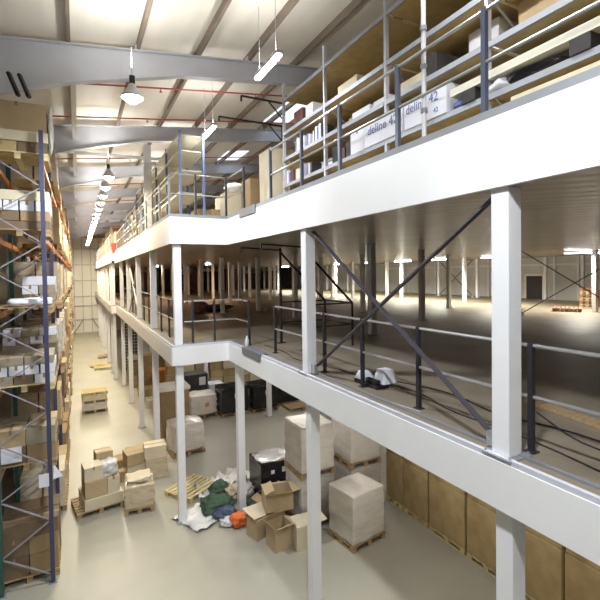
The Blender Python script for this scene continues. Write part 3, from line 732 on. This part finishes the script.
for j, (x, y, sx, sy, sz, m, s, lab, nm) in enumerate([
    (3.05, 10.75, .42, .36, .3, 'clothg', 61, 'dark green crumpled cover at the left of the rubbish heap', 'crumpled_cover'),
    (3.3, 11.3, .26, .22, .42, 'clothg', 62, 'green folded cover standing up in the rubbish heap', 'crumpled_cover'),
    (3.62, 10.95, .24, .24, .4, 'clothp', 63, 'tan paper sack in the middle of the rubbish heap', 'paper_sack'),
    (3.12, 10.25, .28, .24, .24, 'clothn', 64, 'dark blue crumpled film at the front of the rubbish heap', 'crumpled_film'),
    (3.3, 9.72, .2, .16, .34, 'clothr', 65, 'bright orange bag at the foot of the inner corner column', 'bag'),
    (3.95, 11.05, .22, .24, .3, 'wrapw', 66, 'white crumpled film right of the column in the rubbish heap', 'crumpled_film'),
    (3.95, 10.45, .2, .2, .2, 'clothg', 67, 'small green cover right of the column in front of the black boxes', 'crumpled_cover'),
    (3.12, 9.95, .22, .2, .16, 'film', 68, 'small white bag near the orange bag', 'bag')]):
    lumpobj(nm, x, y, 0, sx, sy, sz, m, s, lab, 'rubbish', 'rubbish heap', amp=.38, sub=4)

# middle floor items
pallet(17.9, 10.6, MID, .5, 'flat brown pallet lying on the middle floor below the bright light', 1.2, 1.0, 'woodred', name='wooden_pallet')
for i in range(6): pallet(20.6, 11.3, MID+.145*i, math.radians(28), 'brown pallet in the leaning stack near the bright light, %s from the bottom' % ORD[i], .9, .6, 'woodred' if i % 2 else 'wood', group='pallet stack on the middle floor')
for i in range(5): pallet(21.4, 10.9, MID+.145*i, .0, 'reddish pallet in the stack at the right picture edge, %s from the bottom' % ORD[i], 1., .9, 'woodred', group='reddish pallet stack')
lumpobj('loose_planks', 16.4, 12.1, MID, .7, .35, .12, 'wood', 71, 'low scrap wood pile on the middle floor left of the far brace', 'wood', amp=.3)
lumpobj('scrap_heap', 5.6, 19.6, MID, .9, .5, .3, 'darkstuff', 72, 'long dark heap lying on the unlit middle floor behind the corner column', 'heap', amp=.3)
lumpobj('scrap_heap', 4.6, 18.2, MID, .35, .3, .55, 'maroon', 73, 'small dark bundle beside the long heap on the unlit middle floor', 'heap', amp=.3)
# helmet like lamp unit on the edge
o = empty('floodlight_unit', (3.9, 5.27, MID), math.radians(0)); tag(o, 'black based white twin lamp unit lying on the middle floor edge by the rail', 'lamp unit')
MB_().box(-.12, .12, -.33, .25, 0, .06).build('base', 'black', o, bevel=.02)
g = MB_(); g.poly([(-.11,.0,.06),(.1,.0,.06),(.1,.26,.06),(-.11,.26,.06),(-.07,.05,.19),(.06,.05,.19),(.06,.2,.19),(-.07,.2,.19)], BF); g.build('lamp_head', 'paper', o, bevel=.02)
g = MB_(); g.poly([(-.02,-.36,.06),(.24,-.36,.06),(.24,-.1,.06),(-.02,-.1,.06),(.02,-.32,.27),(.2,-.32,.27),(.2,-.14,.27),(.02,-.14,.27)], BF); g.build('lamp_head', 'paper', o, bevel=.02)
MB_().box(-.1, -.02, -.3, -.02, .06, .13).build('handle', 'black', o, bevel=.02)
def cable(pts, r, label, m='cable'):
    # smooth by subdivision
    P = [Vector(p) for p in pts]
    for _ in range(2):
        Q = [P[0]]
        for a, b in zip(P[:-1], P[1:]): Q += [a*.75+b*.25, a*.25+b*.75]
        P = Q+[P[-1]]
    tag(MB_().tube(P, r, 6).build('cable', m, smooth=True), label, 'cable', 'cables on the middle floor edge')
zc = MID+.012
cable([(3.9, 9.4, zc), (3.95, 8.2, zc), (3.72, 7.6, zc), (4.0, 6.6, zc), (4.05, 5.6, zc)], .008, 'black cable on the floor left of the second column')
cable([(4.15, 5.0, zc), (4.2, 4.4, zc), (3.95, 3.8, zc), (4.0, 2.8, zc), (3.75, 1.6, zc)], .008, 'black cable snaking from the white lamp unit to the near column')
cable([(4.3, 5.3, zc), (4.6, 4.3, zc), (4.3, 3.4, zc), (4.6, 2.5, zc), (4.2, 1.2, zc)], .009, 'black cable lying further in on the middle floor')
cable([(4.8, 3.2, zc), (4.2, 2.3, zc), (4.5, 1.7, zc), (4.0, .9, zc)], .008, 'black cable looping behind the near rail post')
cable([(3.56, 4.7, MID+.008), (3.6, 4.2, MID+.008), (3.64, 3.9, MID+.008)], .005, 'thin pale green cord beside the white lamp unit', 'steellt')
o = MB_().lathe((3.47, 9.42, MID+.0), [(0,0),(.045,0),(.05,.01),(.05,.17),(.02,.22),(.02,.26),(0,.26)], 14).build('plastic_bottle', 'steellt', smooth=True)
tag(o, 'grey white plastic bottle standing on the middle floor edge by the short rail', 'bottle')
# timber lengths behind near rail
tag(MB_().bar((4.7, 1.2, MID+.03), (5.1, 3.5, MID+.03), .14, .05).build('timber_plank', 'wood'), 'pale timber plank on the middle floor behind the near column', 'plank')

# ------------------------------------------------------------------ upper floor shelving (near)
ZU = UT-.02
SX0, SX1 = 4.3, 5.25
sh_z = [H+1.56, H+2.04, H+2.64, H+3.23, H+3.98]
UPY = [8.98, 7.14, 5.3, 3.46, 1.62, -.22]
def shelving(name, x0, x1, ys, levels, ztop, label, upm, beamm, boardm, bh=.06, face='both', cat='shelving', grp=None, brace=True):
    root = empty(name, (x0, ys[-1], ZU)); tag(root, label, cat, grp)
    ox, oy, oz = x0, ys[-1], ZU
    for y in ys:
        for x in (x0, x1):
            MB_().box(x-ox-.03, x-ox+.03, y-oy-.025, y-oy+.025, 0, ztop-oz).build('upright', upm, root)
        if brace:
            g = MB_(); z = .2; s = 0
            while z < ztop-oz-.6:
                a, b = (0, x1-ox) if s else (x1-ox, 0); g.bar((a, y-oy, z), (b, y-oy, z+.55), .025, .02); z += .55; s ^= 1
            g.build('end_bracing', upm, root)
    for z in levels:
        for a, b in zip(ys[:-1], ys[1:]):
            MB_().box(x0-ox-.035, x0-ox+.0, b-oy+.03, a-oy-.03, z-oz-bh, z-oz).build('beam', beamm, root)
            MB_().box(x1-ox-.0, x1-ox+.035, b-oy+.03, a-oy-.03, z-oz-bh, z-oz).build('beam', beamm, root)
            MB_().box(x0-ox+.002, x1-ox-.002, b-oy+.03, a-oy-.03, z-oz-.03, z-oz-.004).build('shelf_board', boardm, root)
    return root
shelving('longspan_shelving', SX0, SX1, UPY, sh_z, H+4.35, 'grey longspan shelving with chipboard shelves behind the near upper rail', 'steel', 'shelfbeam', 'chip', .07)
shelving('longspan_shelving', 6.1, 7.2, [8.98, 7.14, 5.3, 3.46, 1.62, -.22], [H+1.7, H+2.5, H+3.3, H+4.1, H+4.8], H+5.0, 'second row of longspan shelving behind the first on the upper floor', 'steel', 'shelfbeam', 'chip', .07, grp=None)
def shelf_goods(x0, x1, ylist, z, hmax, lab, mats, seed, xface=None):
    rr = random.Random(seed); k = 0
    for a, b in ylist:
        y = b
        while y < a-.25:
            w = rr.uniform(.3, .62); 
            if y+w > a-.05: w = a-.05-y
            if w < .2: break
            d = rr.uniform(.4, .75)*(x1-x0); h = rr.uniform(.5, .92)*hmax; xs = x1-.03-d
            carton(xs+d/2, y+w/2, z, d, w-.03, h, rr.choice(mats), '%s, %s from the right' % (lab, ORD[k % 20]), rr.uniform(-.03, .03), tape=h > .3, group=lab); k += 1
            y += w+rr.choice([0, 0, .12])
bays_ = lambda i, j: [(UPY[n]-.05, UPY[n+1]+.05) for n in range(i, j)][::-1]
shelf_goods(SX0, SX1, bays_(0, 5), H+1.56, .36, 'carton on the bottom shelf of the near upper shelving', ['box2', 'box4', 'maroon', 'boxw', 'box1'], 1)
shelf_goods(SX0+.05, SX1, bays_(0, 1), H+2.04, .5, 'carton on second shelf, far end of near shelving', ['boxw', 'box3', 'box1', 'box2'], 2)
shelf_goods(SX0+.05, SX1, [(7.05, 6.4)], H+2.04, .5, 'dark carton on second shelf beside the white cartons', ['maroon', 'darkstuff', 'box2'], 3)
shelf_goods(SX0+.05, SX1, bays_(0, 5), H+2.64, .5, 'carton on the third shelf of the near upper shelving', ['box2', 'darkstuff', 'box1', 'box4', 'boxw'], 4)
shelf_goods(SX0+.05, SX1, bays_(0, 5)[1:3]+bays_(0, 5)[4:], H+3.23, .45, 'carton on the fourth shelf of the near upper shelving', ['box4', 'box1', 'box2'], 5)
shelf_goods(6.15, 7.1, bays_(0, 5), H+1.7, .75, 'carton on bottom shelf of second shelving row', ['box4', 'box2', 'box1'], 6)
shelf_goods(6.15, 7.1, bays_(0, 5), H+2.5, .75, 'carton on the second shelf of the second shelving row', ['box4', 'box4', 'box1'], 7)
shelf_goods(6.15, 7.1, bays_(0, 5), H+3.3, .75, 'carton on the third shelf of the second shelving row', ['box4', 'box2', 'box1'], 8)
k = 0
for lev, y0, y1, nm in ((H+1.56, 7.3, 8.9, 'bottom'), (H+2.04, 7.75, 8.9, 'second'), (H+2.64, 7.3, 8.5, 'third')):
    y = y0; c = 0
    while y < y1 and c < 20:
        t_ = R.choice([.05, .07, .08]); hh = R.uniform(.24, .33)
        if R.random() < .78:
            tag(MB_().box(SX0+.03, SX0+.31, y, y+t_-.006, lev, lev+hh).build('ring_binder', R.choice(['boxw', 'paper', 'post', 'box3', 'maroon', 'inkblue'])), 'upright binder on the %s near shelf, %s from the right' % (nm, ORD[c]), 'binder', 'binders on the %s near shelf' % nm); c += 1
            y += t_
        else: y += t_*1.6
for j, (y, w_, h_, m_) in enumerate([(6.42, .2, .3, 'darkstuff'), (6.66, .2, .24, 'maroon'), (6.9, .18, .33, 'post')]):
    carton(4.5, y, H+2.04, .3, w_, h_, m_, 'small dark box left of the plain white carton, %s from the right' % ORD[j], tape=False)
for j, (y, z_, w_, h_, m_) in enumerate([(6.0, H+2.64, .5, .12, 'paper'), (5.45, H+2.64, .4, .1, 'boxw'), (4.8, H+2.64, .5, .14, 'box3'), (8.3, H+3.23, .4, .3, 'maroon'), (7.8, H+3.23, .3, .25, 'boxw'), (6.4, H+3.23, .6, .16, 'box3'), (4.4, H+2.64, .25, .3, 'darkstuff'), (6.1, ZU+.02, .5, .16, 'box_dimmed')]):
    carton(4.48, y, z_+.002, .34, w_, h_, m_, 'loose flat goods near the front of the near shelving, %s of eight' % ORD[j], tape=False)
# white cartons with blue print
def text_on(parent, s, size, loc, rot, m, name='lettering', ext=.0012):
    c = bpy.data.curves.new(name, 'FONT'); c.body = s; c.size = size; c.extrude = ext; c.align_x = 'CENTER'; c.align_y = 'CENTER'
    t = bpy.data.objects.new(name+'_src', c); col.objects.link(t)
    dg = bpy.context.evaluated_depsgraph_get(); me = bpy.data.meshes.new_from_object(t.evaluated_get(dg)); bpy.data.objects.remove(t)
    me.materials.clear(); me.materials.append(M[m]); o = bpy.data.objects.new(name, me); col.objects.link(o); o.parent = parent
    o.location = loc; o.rotation_euler = rot; return o
carton(4.55, 6.06, H+2.04, .55, .4, .4, 'boxw', 'plain white carton on the shelf left of the blue lettered one', group='white cartons on the second shelf')
o = carton(4.5, 5.36, H+2.04, .5, .92, .4, 'boxw', 'long white carton with blue lettering facing the upper rail', tape=False)
text_on(o, 'deline 42', .2, (-.2535, .0, .24), (math.pi/2, 0, -math.pi/2), 'inkblue')
o = carton(4.5, 4.45, H+2.04, .5, .8, .4, 'boxw', 'long white carton with faint blue lettering right of the blue grey post', tape=False)
text_on(o, 'deline 42', .17, (-.2535, .05, .27), (math.pi/2, 0, -math.pi/2), 'inkblue')
text_on(o, '42', .09, (-.2535, -.22, .09), (math.pi/2, 0, -math.pi/2), 'inkblue')
tag(MB_().box(4.24, 4.4, 2.2, 3.98, H+2.2, H+2.29).build('wood_batten', 'cream'), 'long pale batten lying along the shelf right of the pale tube', 'batten')
for j, y in enumerate((2.4, 3.7)): carton(4.35, y, H+2.04, .22, .2, .16, 'darkstuff', 'small dark block holding up the pale batten, %s' % ['right', 'left'][j], tape=False)
lumpobj('black_bag', 4.5, 3.0, H+2.04, .2, .45, .16, 'wrapb', 81, 'black plastic bag on the shelf under the pale batten', 'bag', amp=.25)
lumpobj('blue_cloth', 4.42, 3.9, H+2.04, .14, .14, .13, 'inkblue', 82, 'crumpled blue cloth on the shelf by the pale tube', 'cloth', amp=.3)
lumpobj('white_cloth', 4.36, 3.35, H+2.04, .1, .16, .15, 'paper', 83, 'crumpled white cloth lying on the black bag on the shelf', 'cloth', amp=.3)
lumpobj('white_bag', 3.66, 4.0, ZU, .1, .4, .2, 'paper', 84, 'white plastic bag on the upper floor behind the kerb', 'bag', amp=.2)
carton(4.15, 2.5, ZU, .3, .9, .42, 'box3', 'long cream carton on the upper floor at the top right', rz=0)
carton(4.12, 1.4, ZU, .3, .8, .42, 'box2', 'brown carton right of the long cream one at the upper right edge', rz=0)
lumpobj('white_bag', 3.68, 6.1, ZU, .09, .3, .14, 'boxw', 85, 'flat white package on the upper floor behind the kerb near the dark post', 'package', amp=.15, box=.5)
# tall panels by the upper gate
o = carton(4.5, 9.68, ZU, .8, .72, 1.62, 'box3', 'tall cream carton standing at the end of the near shelving', tape=False); 
o = carton(4.75, 9.25, ZU, .42, .1, 1.5, 'box4', 'brown board leaning against the tall cream carton', tape=False)
carton(4.3, 10.9, ZU, .5, .6, 1.15, 'box2', 'brown carton behind the dark post at the stepped corner', rz=.05, tape=False)
carton(3.95, 11.6, ZU, .6, .6, .9, 'box3', 'pale carton with film on the upper floor left of the brown one')
carton(3.75, 12.6, ZU, .45, .5, .55, 'box4', 'small yellow carton left of the pale filmed carton')
carton(4.3, 11.6, ZU+.9, .5, .5, .4, 'box4', 'yellow carton stacked on another carton by the stepped corner') if False else None
lumpobj('filmed_bundle', 4.0, 11.6, ZU+.9, .3, .3, .3, 'film', 87, 'shiny film bundle on the pale carton at the stepped corner', 'bundle', amp=.15)
# left shelving with blue uprights
BY = [20.7, 18.86, 17.02, 15.3, 13.4, 11.5]
BL = [H+1.62, H+2.2, H+2.79, H+3.31, H+3.72]
shelving('boltless_shelving', 2.46, 3.08, BY, BL, H+3.8, 'cream boltless shelving with blue uprights beyond the stepped corner', 'blueup', 'cream', 'cream', .06, brace=False)
shelving('boltless_shelving', 2.46, 3.08, [26.6, 24.6, 22.7, 20.95], [H+2.0, H+2.6, H+3.2], H+3.3, 'further boltless shelving with blue uprights far along the upper floor', 'blueup', 'cream', 'cream', .06, brace=False)
for n, (a, b) in enumerate(zip(BY[1:-1], BY[2:])):
    pass
shelf_goods(2.5, 3.04, [(18.8, 17.1), (16.95, 15.4), (15.2, 13.5)], H+2.2, .45, 'carton on the second shelf of the blue shelving', ['box4', 'box1', 'box2'], 21)
shelf_goods(2.5, 3.04, [(20.6, 18.9), (18.8, 17.1), (16.95, 15.4), (15.2, 13.5)], H+1.62, .45, 'carton on the bottom shelf of the blue shelving', ['box4', 'box1', 'box2', 'maroon'], 22)
shelf_goods(2.5, 3.04, [(20.6, 18.9), (18.8, 17.1), (16.95, 15.4)], H+2.79, .42, 'carton on the third shelf of the blue shelving', ['box4', 'box1', 'box2'], 23)
shelf_goods(2.5, 3.04, [(26.5, 24.7), (24.5, 22.8), (22.6, 21.)], H+2.0, .45, 'carton on the low shelf of the further blue shelving', ['box4', 'box1', 'box2'], 24)
for j in range(13):
    y = 28.2+1.75*j
    carton(2.45, y, ZU, .8, 1.3, 1.3+.35*((j*7) % 3), ['box2', 'maroon', 'box4'][j % 3], 'large carton behind the far upper rail, %s from the near end' % ORD[j], tape=False, group='large cartons behind the far upper rail')
o = MB_().lathe((1.95, 27.0, ZU), [(0, 0), (.16, 0), (.2, .5), (.22, .52), (.2, .53), (0, .5)], 16).build('red_drum', 'cloth_red', smooth=False)
tag(o, 'small red drum on the upper floor edge at the far step', 'drum')
for j, (x, y, w, d, h, m) in enumerate([(5.6, 13, 1., 1., 1.2, 'box1'), (5.2, 15.5, 1., 1., 1.5, 'box3'), (5.0, 18.5, 1, 1, 1.4, 'box4'), (6.6, 11, 1, 1, 1.3, 'box2')]):
    carton(x, y, ZU, w, d, h, m, 'big carton deep on the upper floor seen past the stepped corner, %s' % ORD[j], tape=False, group='big cartons on the upper floor')

# ------------------------------------------------------------------ left pallet racking
RX0, RX1 = -.57, -1.42
LV = [H+2.3, H+.80, H-.72, H-2.25, H-3.8]
BAY = 2.7; NB = 15
def rack_frame(y, x0, x1, ztop, first={}):
    key = (round(x0-x1, 2), ztop)
    if key in first:
        src = first[key]; r = src.copy(); col.objects.link(r)
        for ch in KIDS[src.name]: c = ch.copy(); col.objects.link(c); c.parent = r
    else:
        r = empty('pallet_rack'); w = x1-x0
        g = MB_(); g.box(-.038, .038, -.04, -.032, 0, ztop); g.box(-.038, -.03, -.032, .04, 0, ztop); g.box(.03, .038, -.032, .04, 0, ztop); g.build('upright', 'upright', r)
        g = MB_(); g.box(w-.045, w+.045, -.04, -.032, 0, ztop); g.box(w-.045, w-.037, -.032, .04, 0, ztop); g.box(w+.037, w+.045, -.032, .04, 0, ztop); g.build('upright', 'green', r)
        z = H+2.83; s = 0; zs = []
        while z > .35:
            zn = z-.545
            a, b = ((0, w) if s == 0 else (w, 0))
            if z <= ztop-.05 and zn > .1: MB_().bar((a*.97-.01, .0, z), (b*.97-.01, .0, zn), .035, .02).build('brace', 'rackbrace', r)
            z = zn; s ^= 1
        g = MB_(); g.box(-.08, .08, -.07, .07, 0, .01); g.box(w-.08, w+.08, -.07, .07, 0, .01); g.build('foot_plate', 'kerb', r)
        first[key] = r; KIDS[r.name] = list(r.children)
    r.location = (x0, y, 0); return r
TOPZ = H+2.83
for i in range(NB+1):
    y = 9.72+BAY*i
    if y > YEND-.5: break
    r = rack_frame(y, RX0, RX1, TOPZ); tag(r, 'pallet rack end frame of blue upright and crossed struts, %s along the aisle' % ORD[i], 'rack frame', 'rack frames beside the aisle')
bm0 = None
nbay = min(NB, int((YEND-.5-9.72)/BAY))
for i in range(nbay):
    for j, z in enumerate(LV):
        for fx, side in ((RX0, 'aisle'), (RX1, 'rear')):
            if side == 'rear' and i > 3: continue
            if bm0 is None:
                bm0 = MB_().box(-.025, .025, .045, BAY-.045, -.11, 0).build('rack_beam', 'orange'); r = bm0
                q = MB_(); q.box(-.035, .035, .04, .055, -.16, .03); q.box(-.035, .035, BAY-.055, BAY-.04, -.16, .03); q.build('end_connector', 'orange', bm0); KIDS['beamkids'] = list(bm0.children)
            else:
                r = bm0.copy(); col.objects.link(r)
                for ch in KIDS['beamkids']: c = ch.copy(); col.objects.link(c); c.parent = r
            r.location = (fx, 9.72+BAY*i, z)
            tag(r, 'orange rack beam on the %s side, %s level down, %s bay along' % (side, ORD[j], ORD[i]), 'rack beam', 'orange rack beams')
# pallet loads for the far bays: three prototypes
protos = []
for kx, (m, h, pm) in enumerate([('box3', 1.05, 'wood'), ('wrapt', 1.1, 'woodlt'), ('box1', .9, 'wood'), ('wrapw', 1.0, 'wood'), ('box2', 1.15, 'wood'), ('box_shaded', .8, 'woodred')]):
    root = empty('rack_load'); pallet_mesh(1.05, 1.15).build('pallet', pm, root)
    g = MB_(); rr = random.Random(kx)
    nx, nz = 3, 4 if kx % 2 == 0 else 3
    for a in range(nx):
        for b in range(nz):
            for c_ in range(2):
                y0 = -.56+a*1.12/nx; z0 = .14+(h-.14)*b/nz; x0 = -.5+c_*.5
                g.box(x0+.004+rr.uniform(0, .015), x0+.49-rr.uniform(0, .015), y0+.004, y0+1.12/nx-.006, z0+.002, z0+(h-.14)/nz-.004)
    g.build('carton_block', m, root)
    protos.append(root); KIDS[root.name] = list(root.children)
used = set()
def load_at(x, y, z, k, label, grp):
    src = protos[k]
    if k not in used: used.add(k); r = src
    else:
        r = src.copy(); col.objects.link(r)
        for ch in KIDS[src.name]: c = ch.copy(); col.objects.link(c); c.parent = r
    r.location = (x, y, z); r.rotation_euler = (0, 0, R.uniform(-.03, .03)); tag(r, label, 'pallet load', grp)
lev_names = ['top beam level', 'second beam level', 'third beam level', 'fourth beam level', 'lowest beam level', 'ground']
for i in range(1, nbay):
    for j, z in enumerate(LV+[0]):
        for s in range(2):
            if R.random() < .12: continue
            load_at(-.97+R.uniform(-.03, .08), 9.72+BAY*i+.72+s*1.25, z, R.randrange(6), 'palletised cartons on the %s of the aisle rack, %s bay along, %s half' % (lev_names[j], ORD[i], ['near', 'far'][s]), 'pallet loads in the far rack bays')
# second row of racking behind (dark), first bays only
for i in range(4):
    r = rack_frame(9.72+BAY*i, -2.75, -3.6, TOPZ); tag(r, 'rack end frame in the row behind the aisle rack, %s along' % ORD[i], 'rack frame', 'rack frames behind')
    if i < 3:
        for j, z in enumerate(LV):
            r = bm0.copy(); col.objects.link(r)
            for ch in KIDS['beamkids']: c = ch.copy(); col.objects.link(c); c.parent = r
            r.location = (-2.75, 9.72+BAY*i, z); tag(r, 'orange beam in the rack row behind, %s level down, %s bay along' % (ORD[j], ORD[i]), 'rack beam', 'orange beams behind')
        for j, z in enumerate(LV+[0]):
            for s in range(2): load_at(-3.2, 9.72+BAY*i+.72+s*1.25, z, R.choice([4, 5, 5]), 'palletised cartons in the dim rack row behind, %s, %s bay along, %s half' % (lev_names[j], ORD[i], ['near', 'far'][s]), 'pallet loads in the row behind')
# first bay: individual cartons
bx0, bx1 = -1.5, -.46
def tiers(y0, y1, z, spec, lab, x0=bx0, x1=bx1, ny=2):
    for t, (n, h, ms) in enumerate(spec):
        for a in range(n):
            for b in range(ny):
                w = (x1-x0)/n; d = (y1-y0)/ny
                carton(x0+w*(a+.5)+R.uniform(-.01, .01), y0+d*(b+.5), z, w-.02, d-.03, h-.006, ms[(a+b+t) % len(ms)], 'carton, %s, %s tier, %s from left, %s' % (lab, ORD[t], ORD[a], ['front', 'behind', 'at the back'][b]), tape=(b == 0), group='cartons on the '+lab)
        z += h
pallet(-.98, 10.45, LV[0], 0, 'pallet under the big brown carton on the top level of the near rack bay', 1.04, 1.1, 'woodlt')
tiers(9.9, 11.0, LV[0]+.14, [(2, .2, ['box4', 'box_shaded'])], 'top level of near rack bay')
carton(-.98, 10.45, LV[0]+.345, 1.04, 1.1, .2, 'box3', 'pale flat carton layer below the big brown carton', tape=False)
carton(-.98, 10.45, LV[0]+.55, 1.0, 1.05, .55, 'box1', 'big grey brown carton on top of the near rack bay', tape=True)
lumpobj('hanging_film', -.42, 10.2, LV[0]+.2, .05, .3, .95, 'film', 90, 'torn white stretch film hanging off the top rack load', 'film', amp=.2)
pallet(-.98, 10.45, LV[1], 0, 'dark pallet on the second level of the near rack bay', 1.04, 1.1, 'wood')
tiers(9.92, 10.98, LV[1]+.14, [(1, .16, ['box_shaded']), (2, .2, ['box2', 'box_shaded'])], 'second level of near rack bay')
tiers(9.92, 10.98, LV[1]+.5, [(4, .2, ['boxw', 'paper']), (1, .2, ['box3'])], 'white rows on second level of near rack bay')
pallet(-.98, 10.45, LV[2], 0, 'thin pallet on the third level of the near rack bay', 1.04, 1.1, 'wood')
lumpobj('sheet_bundle', -.86, 10.35, LV[2]+.14, .38, .4, .15, 'boxw', 92, 'white and grey sheet bundle on the third level of the near rack bay', 'bundle', box=.85, amp=.1)
pallet(-.85, 11.75, LV[2], 0, 'pallet on the third level in the far half of the near rack bay', 1.04, 1.1)
tiers(11.2, 12.3, LV[2]+.14, [(2, .2, ['box_shaded', 'box_dimmed']), (2, .2, ['box_dimmed', 'boxw']), (1, .2, ['boxw'])], 'third level, far half of near rack bay', x0=-1.1)
pallet(-.98, 10.45, LV[3], 0, 'pallet on the fourth level of the near rack bay', 1.04, 1.1, 'woodlt')
tiers(9.92, 10.98, LV[3]+.14, [(3, .19, ['box_dimmed', 'box_shaded', 'boxw']), (4, .19, ['boxw', 'paper']), (2, .17, ['box_dimmed', 'box_dimmed'])], 'fourth level of near rack bay')
pallet(-.98, 11.75, LV[3], 0, 'pallet on the fourth level in the far half of the near rack bay', 1.04, 1.1)
tiers(11.3, 12.3, LV[3]+.14, [(2, .3, ['box_shaded']), (2, .3, ['box_shaded', 'box_dimmed']), (4, .18, ['boxw', 'box_dimmed']), (3, .18, ['box_dimmed', 'boxw'])], 'fourth level, far half of near rack bay')
pallet(-.98, 10.45, LV[4], 0, 'pallet on the lowest beam level of the near rack bay', 1.04, 1.1, 'wood')
tiers(9.92, 10.98, LV[4]+.14, [(2, .34, ['box_shaded', 'box2']), (2, .34, ['box_dimmed', 'box1'])], 'lowest beam level of near rack bay')
o = MB_().box(-.17, .17, 0, .004, 0, .3).build('paper_notice', 'paper'); o.location = (-1.22, 9.895, LV[4]+.2); tag(o, 'white paper sheet stuck on a carton at the lower left edge', 'paper')
tiers(9.92, 10.98, .14, [(2, .4, ['box_shaded', 'box2']), (2, .36, ['box2', 'box_shaded']), (1, .3, ['box_shaded'])], 'ground level of near rack bay')
pallet(-.98, 10.45, 0, 0, 'pallet on the ground in the near rack bay', 1.04, 1.1, 'wood')
lumpobj('loose_film', -.6, 9.95, 1.0, .1, .06, .5, 'wrapw', 94, 'loose white film draped on the ground level cartons', 'film', amp=.35) if False else None
# white notices on the upright
o = MB_().box(0, .17, 0, .004, 0, .26).build('paper_notice', 'paper'); o.location = (-.76, 9.66, H-4.0-.1); tag(o, 'white paper notice hanging on the near rack upright', 'paper')
o = MB_().poly([(0,0,0),(.16,.12,-.02),(.02,.02,.28),(.004,.006,.0),(.164,.126,-.02),(.024,.026,.28)], [(0,1,2),(5,4,3),(0,3,4,1),(1,4,5,2),(2,5,3,0)]).build('paper_notice', 'paper'); o.location = (-.52, 9.66, H-3.98); tag(o, 'folded white paper corner sticking out from the near rack upright', 'paper')
tag(MB_().box(-.62, -.6, 12.0, 12.35, H+1.02, H+1.3).build('hazard_tag', 'cloth_red'), 'small red tag hanging among the upper rack loads', 'tag')

# ------------------------------------------------------------------ world, camera, view
w = bpy.data.worlds.new('World'); bpy.context.scene.world = w; w.use_nodes = True
bg = w.node_tree.nodes['Background']; bg.inputs[0].default_value = (.85, .92, 1, 1); bg.inputs[1].default_value = 1.5
cam = bpy.data.cameras.new('Camera'); co = bpy.data.objects.new('Camera', cam); col.objects.link(co)
cam.sensor_width = 36; cam.sensor_fit = 'HORIZONTAL'; cam.lens = 428.675/600*36; cam.shift_y = -(300-283.512)/600; cam.clip_end = 200
r_, u_, f_ = Vector((.88754, -.46051, -.014136)), Vector((.02348, .014568, .999618)), Vector((.460131, .887534, -.023742))
mw = Matrix((( r_.x, u_.x, -f_.x, 0), (r_.y, u_.y, -f_.y, 0), (r_.z, u_.z, -f_.z, H), (0, 0, 0, 1)))
co.matrix_world = mw
sc = bpy.context.scene; sc.camera = co
sc.view_settings.view_transform = 'Standard'; sc.view_settings.look = 'None'; sc.view_settings.gamma = 1; sc.view_settings.exposure = 0.62
